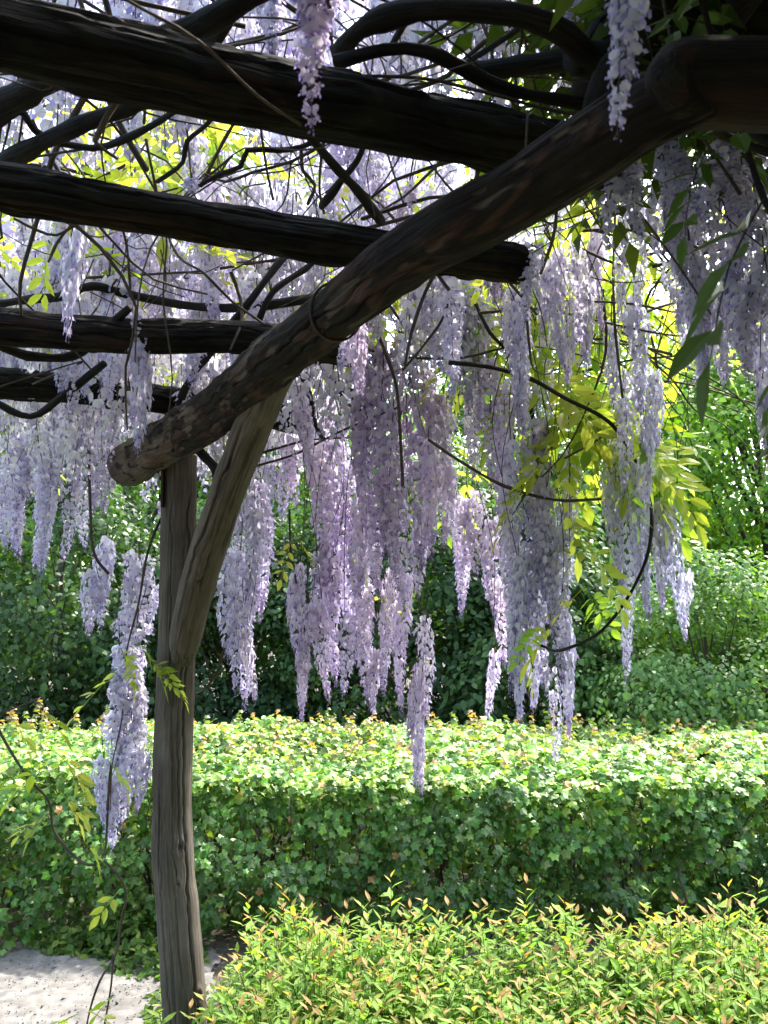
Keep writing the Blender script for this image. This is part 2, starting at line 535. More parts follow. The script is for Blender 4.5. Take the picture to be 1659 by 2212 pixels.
# brace: from low on the post to the underside of the beam
bt = at_z(600, 785, HB)
yb = bt[1]
brace_pts = []
for (px, py, r, f) in [(394, 1425, 22, 0), (403, 1370, 35, 0.06), (434, 1240, 38, 0.24), (482, 1090, 39, 0.46), (530, 960, 40, 0.66), (572, 860, 41, 0.84), (608, 775, 42, 1.0)]:
    y = (YP - 0.07) + (yb + 0.02 - YP + 0.07) * f
    brace_pts.append(pt(px, py, y, r))
log('brace', brace_pts, M_POST, sides=110, step=0.007, rough=0.04, seed=37,
    cracks=[(2.2, 0.35, 1.1, 0.012, 0.06), (3.1, 0.05, 0.6, 0.005, 0.03), (2.7, 0.2, 0.8, 0.004, 0.03)], knots=[(2.9, 0.4, 0.010)])

# rafters lying on the beam
HR = HB + 0.115
RA = [  # left end (px,py), right end, radius px at left / right
    ('A', (-60, 68), (1345, 372), 88, 62),
    ('B', (-60, 405), (1120, 577), 49, 40),
    ('C', (-60, 700), (765, 755), 42, 34),
    ('D', (-60, 812), (655, 906), 32, 27)]
for i, (nm, a, b, ra, rb) in enumerate(RA):
    p0, p1 = at_z(*a, HR), at_z(*b, HR)
    d = p1 - p0
    p00 = p0 - d * 1.1                       # goes on out of the frame to the next beam
    r0, r1 = ra * p0[1] / FPX, rb * p1[1] / FPX
    pts = []
    for t in np.linspace(0, 1, 7):
        q = p00 + (p1 - p00) * t
        s = rng.normal(size=2) * 0.006
        pts.append([q[0] + s[0], q[1], q[2] + s[1], r0 + (r1 - r0) * t])
    log('rafter', pts, M_RAFT, sides=88, rough=0.09, seed=50 + i * 7, step=0.01, bark=(.15, .003, 9, 10),
        cracks=[(1.9, 0.2, 3.0, 0.006, 0.05), (2.7, 0.1, 2.6, 0.006, 0.05), (1.2, 1.0, 3.0, 0.005, 0.04)])
p0, p1 = at_z(1400, 172, HB + .004), at_z(1820, 190, HB + .004)
log('rafter', [[*p0, .012], [*(p0 + (p1 - p0) * .05), .026], [*(p0 + (p1 - p0) * .14), .038], [*((p0 + p1) / 2), .040], [*p1, .042], [*(p1 + (p1 - p0)), .042]], M_RAFT, rough=0.07, seed=91)
# nearer rafters and the far beam and post of the other side, out of the frame
for k_ in (-0.05, -0.5):
    p0 = np.array([-2.6, k_ - 0.75, HR]); p1 = np.array([0.9, k_ + 0.72, HR])
    log('rafter', [[*p0, .042], [*((p0 + p1) / 2), .043], [*p1, .04]], M_RAFT, sides=32, rough=0.06, seed=int(95 + k_ * 10), step=0.05)

# iron strap and bolt at the post head, rusty wire round the beam
SV, SF = [], []
def box(c, s, R=np.eye(3)):
    c = np.asarray(c, float); s = np.asarray(s, float) / 2
    v = np.array([[x, y, z] for x in (-1, 1) for y in (-1, 1) for z in (-1, 1)], float) * s
    v = v @ R.T + c
    f = np.array([[0, 1, 3, 2], [4, 6, 7, 5], [0, 4, 5, 1], [2, 3, 7, 6], [0, 2, 6, 4], [1, 5, 7, 3]])
    return v, f
st = at_y(353, 1020, YP - 0.045)
v, f = box(st, (0.006, 0.032, 0.23))
link('iron_strap', mesh('iron_strap', v - PO, f, M_IRON), perg)
bo = []
for zz in (0.07, -0.02, -0.08):
    c = st + [-0.006, 0, zz]
    V, F, G = tube(np.array([[c[0] - .006, c[1], c[2], .007], [c[0] + .002, c[1], c[2], .007]]), 8, step=0.02)
    link('bolt', mesh('bolt', V - PO, F, M_IRON, grain=G), perg)
for (px, py, y) in [(415, 1330, YP - .145), (411, 1378, YP - .138)]:
    c = at_y(px, py, y)
    V, F, G = tube(np.array([[c[0], c[1] - .006, c[2], .008], [c[0], c[1] + .03, c[2], .008]]), 8, step=0.02)
    link('bolt', mesh('bolt', V - PO, F, M_IRON, grain=G), perg)
bc = np.array(bpts[5][:3]) + (np.array(bpts[6][:3]) - np.array(bpts[5][:3])) * 0.25
bd = unit(B1 - B0)
bu = np.array([0, 0, 1.0]); bs = unit(np.cross(bd, bu))
ang = np.linspace(0, 2 * np.pi, 40)
rb_ = bpts[5][3] * 1.10
for s_ in (0, 0.004):
    W = np.array([[*(bc + bd * (s_ + 0.012 * math.sin(a)) + rb_ * (math.cos(a) * bs + math.sin(a) * bu)), .0022] for a in ang])
    V, F, G = tube(W, 6, step=0.05)
    link('binding_wire', mesh('binding_wire', V - PO, F, M_IRON, smooth=True), perg)

# ------------------------------------------------------------------ wisteria: flowers
def floret_template(hi=False):
    """petal facing +Z local, hanging towards +Y; returns V, tri F, part id per vertex (0 standard, 1 keel)"""
    if hi:
        ang_ = np.linspace(0, 2 * np.pi, 9)[:-1]
        ring = np.array([[0.85 * math.sin(a) * (1 - .12 * math.cos(a)), -math.cos(a) * .9 - 0.15, -0.18 + 0.12 * math.cos(2 * a)] for a in ang_])
        V = [[0, 0.1, 0.12]] + ring.tolist()
        F = [[0, 1 + i, 1 + (i + 1) % 8] for i in range(8)]
        K = [[0, 0.2, 0.15], [0.34, 0.95, 0.3], [0, 1.45, 0.42], [-0.34, 0.95, 0.3], [0, 0.95, 0.62]]
    else:
        V = [[0, 0.1, 0.14], [0, -0.95, -0.1], [0.72, -0.62, -0.22], [0.75, 0.35, -0.12], [0, 0.75, 0.0], [-0.75, 0.35, -0.12], [-0.72, -0.62, -0.22]]
        F = [[0, 1, 2], [0, 2, 3], [0, 3, 4], [0, 4, 5], [0, 5, 6], [0, 6, 1]]
        K = [[0, 0.2, 0.15], [0.3, 0.95, 0.3], [0, 1.4, 0.4], [-0.3, 0.95, 0.3]]
    b = len(V)
    if hi:
        KF = [[b, b + 1, b + 4], [b + 4, b + 1, b + 2], [b, b + 4, b + 3], [b + 4, b + 2, b + 3]]
    else:
        KF = [[b, b + 1, b + 3], [b + 1, b + 2, b + 3]]
    part = [0] * b + [1] * len(K)
    return np.array(V + K, float), np.array(F + KF), np.array(part)


FLO = floret_template(False)
FHI = floret_template(True)
BUD = (np.array([[0, 0, 0], [0.35, 0.6, 0], [0, 1.3, 0], [-0.35, 0.6, 0], [0, 0.6, 0.4]], float),
       np.array([[0, 1, 4], [4, 1, 2], [0, 4, 3], [4, 2, 3]]), np.ones(5, int))


def raceme_arrays(L, W, seed, size=0.0122, hi=False, dens=1.2, pale=0.6):
    r = np.random.default_rng(seed)
    size = size * (0.88 + 0.3 * r.random())
    pale = pale + r.uniform(-.25, .25)
    dens = dens * r.uniform(.72, 1.15)
    knee = r.uniform(1.0, 4.0)
    n = int(L / 0.0019 * dens)
    t = (np.arange(n) + 0.5) / n
    ang_ = np.arange(n) * 2.39996 + r.normal(size=n) * 0.35
    prof = np.minimum(1, 0.55 + t * knee) * np.clip(1.02 - t, 0, 1) ** 0.62 * (1 + .12 * np.sin(t * 17 + seed))
    rad = W / 2 * np.clip(prof, 0.1, 1.1) * r.uniform(0.72, 1.08, n)
    bend = 0.02 * np.sin(t * 3 + seed)
    axis = np.stack([bend, 0.6 * bend * math.cos(seed), -L * t], 1)
    dirv = np.stack([np.cos(ang_), np.sin(ang_), np.zeros(n)], 1)
    P = axis + dirv * rad[:, None] + np.stack([np.zeros(n), np.zeros(n), r.normal(size=n) * .006 - rad * 0.25 * (1 - t)], 1)
    nrm = unit(dirv + np.stack([np.zeros(n), np.zeros(n), r.uniform(-0.35, 0.35, n)], 1) + r.normal(size=(n, 3)) * 0.3)
    R = basis(nrm, r.normal(size=n) * 0.5)
    S = size * r.uniform(0.8, 1.2, n) * np.clip(1.25 - t * 0.75, 0.35, 1.05)
    TV, TF, part = FHI if hi else FLO
    std = np.array([0.63, 0.61, 0.79]) * r.uniform(.9, 1.08)
    white = np.array([0.85, 0.84, 0.91])
    keel = np.array([0.40, 0.34, 0.57])
    deep = np.array([0.32, 0.26, 0.56])
    a = np.clip(r.normal(size=n) * 0.28 + pale - 0.35 * t, 0, 1)[:, None]
    cs = std * (1 - a) + white * a
    tipf = np.clip((t - 0.72) / 0.28, 0, 1)[:, None] * 0.75
    cs = cs * (1 - tipf) + deep * tipf
    ck = np.repeat(keel[None], n, 0) * r.uniform(0.7, 1.5, (n, 1))
    T = np.where(part[None, :, None] == 0, cs[:, None, :], ck[:, None, :])
    # base of the standard carries the pale-yellow blotch
    T[:, 0, :] = T[:, 0, :] * 0.5 + np.array([0.72, 0.72, 0.45]) * 0.5
    m = t < 0.93
    V1, F1, T1 = bake(TV, TF, R[m], P[m], S[m], T[m])
    b = ~m
    V2, F2, T2 = bake(BUD[0], BUD[1], R[b], P[b], S[b] * 0.9, np.repeat(np.array([[0.24, 0.2, 0.36]]), b.sum(), 0))
    # pedicels and axis
    q = n
    side = np.cross(dirv, [0, 0, 1.0])
    up = axis + np.array([0, 0, 0.006])
    PV = np.stack([up + side * .0007, up - side * .0007, P], 1).reshape(-1, 3)
    PF = np.arange(q * 3).reshape(-1, 3)
    PT = np.repeat(np.array([[0.16, 0.14, 0.10]]), q * 3, 0)
    axp = np.array([[0, 0, 0.03, .0016], [0, 0, 0, .0016], [0.02 * math.sin(seed + 1.5), 0.01, -L * .5, .0013], [axis[-1][0], axis[-1][1], -L * 1.01, .0006]])
    AV, AF, _ = tube(axp, 4, step=L / 6, cap=False)
    AT = np.repeat(np.array([[0.13, 0.12, 0.07]]), len(AV), 0)
    Vs, Fs, Ts, off = [], [], [], 0
    for V, F, T_ in ((V1, F1, T1), (V2, F2, T2), (PV, PF, PT)):
        Vs.append(V); Fs.append(F + off); Ts.append(T_); off += len(V)
    af = AF[0]
    aft = np.vstack([af[:, [0, 1, 2]], af[:, [0, 2, 3]]]) + off
    Vs.append(AV); Fs.append(aft); Ts.append(AT)
    return np.vstack(Vs), np.vstack(Fs), np.vstack(Ts)


RLEN = [0.22, 0.32, 0.44, 0.58, 0.74]
RAC = {}
for li, L in enumerate(RLEN):
    RAC[li] = []
    for s in range(4):
        V, F, T = raceme_arrays(L, 0.095, 100 + li * 10 + s)
        RAC[li].append(mesh('raceme', V, F, M_PETAL, tint=T))
RACH = []
for s in range(3):
    V, F, T = raceme_arrays(0.26, 0.055, 300 + s, size=0.0105, hi=True, dens=0.75, pale=0.35)
    RACH.append(mesh('raceme', V, F, M_PETAL, tint=T))
LOWR = []                                  # sparser copies for the far mass, petals paled to stand in for backlight
for s in range(4):
    LOWR.append(raceme_arrays(0.30, 0.09, 400 + s, size=0.0155, dens=0.36, pale=1.2))

vine = empty('wisteria', (-0.2, 1.6, 2.3), 'lilac wisteria in full bloom twining over the log pergola with long hanging flowers', 'wisteria')
VO = np.array([-0.2, 1.6, 2.3])
from mathutils import Matrix
n_rac = 0


def put(name, me, p, rz, sx, sz, tilt=(0, 0)):
    Mx = (Matrix.Translation(Vector(p) - Vector(VO)) @ Matrix.Rotation(tilt[0], 4, 'X') @ Matrix.Rotation(tilt[1], 4, 'Y')
          @ Matrix.Rotation(rz, 4, 'Z') @ Matrix.Diagonal((sx, sx, sz, 1)))
    return link(name, me, vine, Mx)


HANG = []


def raceme(px, yt, yb_, wpx, y, hi=False, jit=0.0):
    """one flower raceme hanging between two heights of the picture grid at distance y"""
    global n_rac
    p, q = at_y(px, yt, y), at_y(px, yb_, y)
    L = p[2] - q[2]
    wm = wpx / FPX * y * (1.3 if (px < 350 and yt > 1150) else 1.0)
    p = p + np.array([rng.normal() * jit, rng.normal() * jit, rng.normal() * jit])
    if hi:
        me = RACH[n_rac % 3]; base, wb = 0.26, 0.062
    else:
        li = int(np.argmin([abs(math.log(L / l)) for l in RLEN]))
        me = RAC[li][rng.integers(4)]; base, wb = RLEN[li], 0.095 + 0.012
    n_rac += 1
    o = put('raceme', me, p, rng.uniform(0, 6.28), np.clip(wm / wb * 1.0, 0.55, 1.6), L / base, (rng.normal() * .03, rng.normal() * .03))
    if px > 1290 or (px > 1090 and yt > 1050):
        o.color = (0.93, 0.96, 0.96, 1)          # greyer flowers of the right-hand curtain
    elif 620 < px < 1110:
        o.color = (1.0, 0.935, 0.965, 1)           # pinker flowers in the middle
    HANG.append(p)
    return p


# (x, top, bottom, width, distance) read off the photograph
RL = [
 # left group
 (35, 940, 1200, 80, 3.3), (78, 920, 1225, 75, 3.25), (110, 900, 1250, 70, 3.15), (10, 930, 1150, 80, 3.5), (150, 1040, 1215, 55, 3.3), (172, 900, 1080, 60, 3.4),
 (205, 880, 1110, 75, 3.4), (240, 930, 1115, 60, 3.3), (55, 880, 1080, 80, 3.5), (130, 860, 1050, 70, 3.5), (90, 1000, 1235, 60, 3.2), (230, 840, 1000, 70, 3.5), (20, 1020, 1190, 60, 3.2),
 (185, 1040, 1190, 50, 3.4), (60, 990, 1210, 60, 3.3),
 (196, 1230, 1375, 45, 3.0), (228, 1165, 1330, 52, 3.0), (215, 1240, 1360, 40, 3.0), (300, 1190, 1330, 66, 3.0), (335, 1260, 1350, 30, 3.1), (285, 1230, 1400, 50, 3.0),
 (300, 1310, 1505, 70, 2.95), (258, 1390, 1500, 60, 2.9), (262, 1460, 1650, 66, 2.9), (285, 1440, 1600, 60, 2.9), (250, 1540, 1660, 50, 2.9), (288, 1560, 1750, 58, 2.9), (225, 1635, 1770, 45, 2.85), (250, 1690, 1832, 42, 2.9),
 (302, 1620, 1752, 38, 2.9), (272, 1600, 1790, 45, 2.9), (347, 1080, 1150, 30, 3.2), (240, 1670, 1800, 40, 2.88),
 # behind and beside the brace
 (490, 1190, 1430, 66, 3.0), (520, 1190, 1530, 66, 3.05), (505, 1280, 1500, 50, 3.0), (545, 1240, 1350, 60, 3.1), (562, 1040, 1345, 70, 3.05), (590, 990, 1220, 52, 3.1), (535, 1350, 1520, 45, 3.0), (545, 1060, 1300, 60, 2.95),
 (575, 900, 1100, 60, 3.2), (520, 1080, 1260, 50, 3.1),
 (640, 1240, 1410, 58, 3.0), (648, 1215, 1330, 40, 3.0), (655, 1380, 1560, 40, 3.0), (625, 930, 1130, 60, 3.2), (650, 940, 1100, 60, 3.2), (690, 960, 1290, 75, 3.1), (665, 1300, 1450, 50, 3.0), (715, 950, 1230, 70, 3.15), (720, 1200, 1480, 62, 3.1),
 (695, 1290, 1520, 55, 3.0), (690, 1180, 1400, 60, 3.1), (745, 1330, 1505, 58, 3.0), (770, 1100, 1420, 72, 3.1), (745, 1090, 1380, 70, 3.2), (800, 1270, 1530, 60, 3.0), (815, 1400, 1545, 42, 3.0), (735, 900, 1180, 60, 3.3),
 (785, 1150, 1480, 60, 3.05), (830, 1250, 1500, 52, 3.0), (760, 1000, 1250, 60, 3.2), (660, 870, 1010, 60, 3.3), (700, 860, 1050, 60, 3.4),
 # centre mass
 (800, 690, 1060, 72, 2.75), (785, 860, 1180, 70, 2.75), (828, 800, 1200, 76, 2.7), (868, 720, 1120, 70, 2.75), (850, 880, 1280, 76, 2.65), (902, 790, 1240, 82, 2.7), (940, 850, 1210, 66, 2.7), (820, 1020, 1290, 72, 2.7),
 (868, 1050, 1310, 76, 2.7), (905, 1140, 1290, 60, 2.75), (925, 950, 1190, 60, 2.6), (785, 1040, 1290, 60, 2.8), (845, 1230, 1420, 40, 2.9), (874, 1240, 1545, 52, 2.8), (915, 1330, 1570, 52, 2.8), (912, 1460, 1722, 50, 2.8), (898, 1430, 1600, 46, 2.8),
 (930, 680, 900, 66, 2.8), (890, 640, 860, 60, 2.7), (965, 860, 1080, 62, 2.9), (955, 980, 1180, 60, 2.8), (895, 1550, 1700, 36, 2.8), (770, 640, 860, 40, 2.6), (820, 730, 960, 60, 2.8),
 # right of centre
 (990, 640, 840, 60, 2.6), (1035, 650, 930, 66, 2.65), (1055, 780, 1060, 70, 2.6), (1090, 830, 1130, 66, 2.55), (1020, 860, 1050, 60, 2.9), (1005, 1080, 1335, 62, 3.0), (1030, 1060, 1250, 60, 3.0), (1065, 1120, 1340, 66, 3.0), (1082, 1250, 1440, 52, 3.0),
 (1062, 1400, 1556, 42, 3.0), (985, 1060, 1260, 50, 3.1), (1110, 950, 1300, 62, 2.5), (1130, 1080, 1500, 76, 2.5), (1160, 900, 1280, 76, 2.5), (1128, 1290, 1565, 55, 2.5), (1165, 1180, 1500, 70, 2.5), (1205, 1140, 1470, 74, 2.5),
 (1190, 1440, 1655, 40, 2.5), (1222, 1330, 1600, 44, 2.5), (1232, 980, 1180, 56, 2.6), (1100, 1130, 1420, 56, 2.6), (1180, 1050, 1380, 66, 2.45), (1120, 1200, 1480, 60, 2.45), (1150, 1340, 1540, 50, 2.55), (1215, 1080, 1330, 60, 2.6),
 (1130, 760, 1000, 46, 2.4), (1115, 640, 880, 40, 2.3), (1060, 540, 640, 44, 2.2), (1180, 700, 960, 50, 2.6), (1150, 820, 1080, 60, 2.7),
 # right curtain
 (1165, 560, 720, 55, 2.1), (1205, 545, 800, 66, 2.05), (1245, 520, 760, 66, 2.0), (1265, 590, 800, 55, 2.1), (1230, 640, 840, 52, 2.1), (1290, 480, 720, 50, 2.2), (1345, 430, 720, 60, 2.1), (1385, 430, 700, 56, 2.1), (1370, 640, 900, 66, 2.2),
 (1345, 800, 1080, 60, 2.3), (1385, 780, 1050, 62, 2.3), (1415, 800, 980, 50, 2.3), (1330, 1040, 1290, 50, 2.4), (1356, 1060, 1485, 56, 2.4), (1390, 1070, 1340, 60, 2.4), (1425, 1080, 1320, 52, 2.5), (1462, 1090, 1380, 52, 2.5), (1330, 940, 1180, 56, 2.4), (1440, 1100, 1260, 50, 2.6),
 (1370, 1000, 1240, 60, 2.35), (1480, 1230, 1385, 32, 2.6), (1320, 700, 880, 50, 2.3), (1400, 900, 1100, 50, 2.3),
 # far right, nearer
 (1425, 300, 470, 62, 1.5), (1440, 330, 560, 70, 1.55), (1470, 390, 620, 76, 1.6), (1490, 520, 830, 80, 1.65), (1530, 400, 700, 86, 1.65), (1525, 560, 840, 70, 1.65), (1560, 480, 780, 80, 1.6), (1580, 350, 640, 86, 1.55), (1600, 540, 830, 80, 1.55),
 (1630, 420, 700, 84, 1.55), (1620, 620, 830, 66, 1.5), (1650, 540, 830, 80, 1.5), (1640, 760, 1000, 56, 1.65), (1652, 830, 1010, 50, 1.65), (1480, 300, 480, 80, 1.5), (1540, 320, 500, 80, 1.45), (1600, 290, 480, 80, 1.45), (1500, 680, 840, 56, 1.7), (1680, 600, 950, 80, 1.6), (1700, 400, 760, 80, 1.5),
 (1500, 420, 700, 80, 1.75), (1545, 620, 835, 70, 1.75), (1590, 420, 700, 84, 1.75), (1635, 640, 830, 70, 1.7), (1460, 340, 600, 70, 1.7), (1575, 600, 825, 64, 1.62), (1420, 380, 560, 56, 1.8), (1610, 300, 560, 80, 1.8), (1660, 300, 600, 80, 1.7), (1480, 640, 800, 56, 1.8),
 (1085, 530, 640, 46, 1.55), (1122, 540, 700, 52, 1.55), (1150, 530, 650, 50, 1.6), (1335, 330, 540, 70, 1.15), (1375, 340, 520, 64, 1.15), (775, 690, 860, 52, 1.95), (745, 700, 800, 44, 1.98), (650, 850, 990, 54, 2.25), (668, 880, 1010, 44, 2.25),
 (1455, 560, 720, 60, 1.8), (1560, 300, 420, 70, 1.5),
 # before the logs
 (170, 490, 735, 62, 1.85), (155, 500, 640, 50, 1.9), (293, 670, 930, 64, 1.95), (300, 760, 975, 56, 2.0), (160, 765, 900, 56, 2.1), (135, 750, 850, 40, 2.1), (245, 760, 870, 40, 2.2), (522, 690, 835, 40, 2.2),
 (880, 400, 500, 58, 1.7), (415, 378, 425, 46, 1.45),
]
for r_ in RL:
    raceme(*r_, hi=(r_[4] < 1.56 and r_[2] - r_[1] < 400))
for r_ in [(690, -60, 262, 105, .84), (676, -80, 150, 100, .86), (1335, -60, 280, 105, 0.72), (1355, -100, 190, 105, 0.73), (580, -90, 120, 80, 1.25), (1240, -80, 60, 70, 1.2)]:
    raceme(*r_, hi=True)
# the flowering top seen through the logs
cnt = 0
while n_rac < 299:
    px, py = rng.uniform(-60, 1150), rng.uniform(-60, 640)
    y = rng.uniform(2.1, 3.7)
    p = at_y(px, py, y)
    if p[2] < 2.28 or p[2] > 3.15:
        continue
    L = rng.uniform(0.22, 0.42)
    li = int(np.argmin([abs(L - l) for l in RLEN]))
    put('raceme', RAC[li][rng.integers(4)], p, rng.uniform(0, 6.28), rng.uniform(0.75, 1.1), L / RLEN[li], (rng.normal() * .05, rng.normal() * .05))
    HANG.append(p)
    n_rac += 1
    cnt += 1
# and beyond 300, one mass
NM = 680
acc = [[], [], []]
off = 0
k = 0
while k < NM + 200:
    px, py = rng.uniform(-120, 1300), rng.uniform(-150, 900)
    y = rng.uniform(2.4, 4.3)
    if k >= NM:
        px, py, y = rng.uniform(-120, 1500), rng.uniform(-330, 60), rng.uniform(1.5, 2.6)
    p = at_y(px, py, y)
    lo = (2.33 if px < 760 else 2.25) if k < NM else 2.55
    if p[2] < lo or p[2] > 3.3 or (px > 760 and py > 640):
        continue
    V, F, T = LOWR[k % 4]
    a = rng.uniform(0, 6.28)
    R = np.array([[math.cos(a), -math.sin(a), 0], [math.sin(a), math.cos(a), 0], [0, 0, 1]])
    s = rng.uniform(0.75, 1.25)
    acc[0].append(V @ R.T * s + p - VO); acc[1].append(F + off); acc[2].append(T * rng.uniform(0.9, 1.1))
    off += len(V)
    k += 1
o = link('raceme_mass', mesh('raceme_mass', np.vstack(acc[0]), np.vstack(acc[1]), M_PETAL, tint=np.clip(np.vstack(acc[2]), 0, 1)), vine)
tag(o, kind='stuff')

# ------------------------------------------------------------------ wisteria: leaves
def lance(L=1.0, W=0.36, fold=0.12, droop=0.1):
    V = np.array([[0, 0, 0], [-W * .42, L * .28, fold * .4], [0, L * .3, -0.0], [W * .42, L * .28, fold * .4],
                  [-W * .46, L * .58, fold * .3 - droop * .4], [0, L * .6, -droop * .5], [W * .46, L * .58, fold * .3 - droop * .4], [0, L, -droop]], float)
    F = np.array([[0, 2, 1], [0, 3, 2], [1, 2, 5], [1, 5, 4], [2, 3, 6], [2, 6, 5], [4, 5, 7], [5, 6, 7]])
    return V, F


def pinnate(seed, pairs=5, L=0.22, lite=False):
    """compound leaf growing along +Y, drooping leaflets"""
    r = np.random.default_rng(seed)
    TV, TF = lance(1.0, 0.42)
    if lite:
        TV, TF = TV[[0, 1, 3, 7]] * [1.2, 1, 1], np.array([[0, 2, 1], [1, 2, 3]])
    Ps, Ns, Us, Ss = [], [], [], []
    for i in range(pairs):
        t = (i + 1.2) / (pairs + 1)
        y = L * t; z = -0.25 * L * t ** 2
        for s in (-1, 1):
            Ps.append([s * .004, y, z])
            Us.append([s * (0.9 - .25 * t), 0.45 + .3 * t, -0.45 - r.uniform(0, .5)])
            Ns.append([s * -.25 + r.normal() * .2, r.normal() * .25, 1])
            Ss.append(0.056 * (1.1 - .35 * abs(t - .5)) * r.uniform(.85, 1.1))
    Ps.append([0, L * 1.0, -0.25 * L]); Us.append([r.normal() * .1, 1, -.8]); Ns.append([0, .4, 1]); Ss.append(.062)
    Ps, Ns, Us, Ss = map(np.array, (Ps, Ns, Us, Ss))
    R = basis(unit(Ns), np.zeros(len(Ns)), up=unit(Us))
    V, F, T = bake(TV, TF, R, Ps, Ss, np.zeros((len(Ps), 3)))
    sp = np.array([[0, 0, 0, .0012], [0, L * .5, -.06 * L, .001], [0, L, -.25 * L, .0007]])
    A, AF, _ = tube(sp, 3, step=L / 3, cap=False)
    f = AF[0]
    F = np.vstack([F, np.vstack([f[:, [0, 1, 2]], f[:, [0, 2, 3]]]) + len(V)])
    return np.vstack([V, A]), F


YG = np.array([[0.26, 0.33, 0.05], [0.33, 0.38, 0.07], [0.18, 0.28, 0.04], [0.37, 0.39, 0.10]])
LEAFM = []
for s in range(6):
    V, F = pinnate(20 + s, pairs=4 + s % 3, L=0.17 + 0.02 * (s % 4))
    c = YG[s % 4]
    T = np.repeat(c[None], len(V), 0) * (0.85 + 0.3 * np.random.default_rng(s).random((len(V), 1)))
    LEAFM.append(mesh('leaf', V, F, M_WLEAF, tint=T, smooth=False))
DARKM = []
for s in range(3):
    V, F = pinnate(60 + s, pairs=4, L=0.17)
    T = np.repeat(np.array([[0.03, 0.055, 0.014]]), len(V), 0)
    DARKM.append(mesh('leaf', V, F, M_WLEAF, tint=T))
SPRIG = []
for s in range(4):
    V, F = pinnate(80 + s, pairs=2, L=0.10)
    SPRIG.append(mesh('leaf', V, F, M_WLEAF, tint=np.repeat(YG[[s]] * .85, len(V), 0)))
n_leaf = 0


def leaf_at(p, yaw, pitch, s=1.0, roll=0.0, ms=LEAFM):
    global n_leaf
    Mx = (Matrix.Translation(Vector(p) - Vector(VO)) @ Matrix.Rotation(yaw, 4, 'Z') @ Matrix.Rotation(pitch, 4, 'X')
          @ Matrix.Rotation(roll, 4, 'Y') @ Matrix.Scale(s, 4))
    n_leaf += 1
    return link('leaf', ms[n_leaf % len(ms)], vine, Mx)


# (x, y, distance, count, spread px, scale)
LC = [(1040, 690, 2.7, 3, 40, 1), (1075, 740, 2.7, 4, 40, 1), (1150, 610, 2.6, 3, 40, 1), (1195, 830, 2.6, 6, 60, 1), (1260, 850, 2.6, 10, 60, 1), (1290, 910, 2.55, 10, 70, 1), (1380, 900, 2.6, 6, 50, 1), (1080, 720, 2.8, 5, 50, 1), (1240, 930, 2.5, 5, 50, 1), (1400, 940, 2.5, 6, 40, 1),
      (1430, 1000, 2.5, 6, 36, 1), (1290, 1000, 2.5, 4, 40, 1), (1210, 1020, 2.4, 3, 30, 1), (1310, 640, 2.7, 6, 45, 1), (1320, 560, 2.8, 5, 40, 1), (1260, 1170, 2.5, 3, 24, .8), (1275, 1290, 2.4, 2, 16, .9), (1420, 680, 2.9, 3, 30, 1),
      (1000, 1010, 3.1, 4, 36, 1), (1140, 700, 2.8, 5, 50, 1), (990, 830, 3.1, 4, 36, 1), (1270, 560, 2.8, 4, 60, 1), (1200, 760, 2.8, 5, 50, 1), (1180, 930, 2.8, 4, 40, 1),
      (640, 1190, 3.0, 2, 12, .6), (815, 1310, 3.0, 1, 8, .6), (900, 1290, 2.9, 1, 8, .6), (1175, 1390, 2.45, 2, 14, .6), (760, 1215, 2.9, 1, 8, .5),
      (340, 250, 2.2, 5, 60, 1), (440, 300, 2.4, 6, 70, 1.1), (400, 340, 2.5, 4, 50, 1), (230, 550, 2.8, 6, 60, 1), (480, 620, 2.9, 4, 70, 1), (60, 960, 3.5, 5, 50, 1), (30, 900, 3.4, 3, 40, 1), (400, 60, 1.8, 3, 40, 1), (430, 80, 2.0, 2, 30, 1),
      (450, 820, 3.3, 4, 40, .9), (640, 790, 3.2, 4, 40, .9), (470, 950, 3.2, 3, 30, .8), (930, 60, 2.4, 3, 70, .9), (1160, 170, 2.3, 3, 50, .8), (1240, 90, 2.2, 2, 40, .8), (1420, 20, 2.0, 2, 40, 1), (330, 790, 3.4, 4, 50, 1),
      (290, 1440, 2.85, 3, 22, .75), (330, 1450, 2.8, 2, 12, .7), (255, 1420, 2.8, 1, 10, .6)]
for (px, py, y, c, sp, sc) in LC:
    for _ in range(c):
        q = at_y(px + rng.normal() * sp * .6, py - 25 + rng.normal() * sp * .6, y + rng.normal() * .08)
        leaf_at(q, rng.uniform(0, 6.28), rng.uniform(-1.2, -0.3), sc * rng.uniform(.95, 1.35), rng.normal() * .4)
# dark near leaves at the right
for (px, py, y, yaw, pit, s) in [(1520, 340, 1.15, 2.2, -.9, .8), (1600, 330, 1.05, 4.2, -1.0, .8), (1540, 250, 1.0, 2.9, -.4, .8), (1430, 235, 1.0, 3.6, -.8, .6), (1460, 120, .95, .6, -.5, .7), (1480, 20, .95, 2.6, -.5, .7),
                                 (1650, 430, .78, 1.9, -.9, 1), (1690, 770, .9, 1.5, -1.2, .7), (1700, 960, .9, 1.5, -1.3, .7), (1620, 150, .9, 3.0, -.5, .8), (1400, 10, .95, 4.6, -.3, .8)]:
    leaf_at(at_y(px, py, y), yaw, pit, s, 0.2, DARKM)
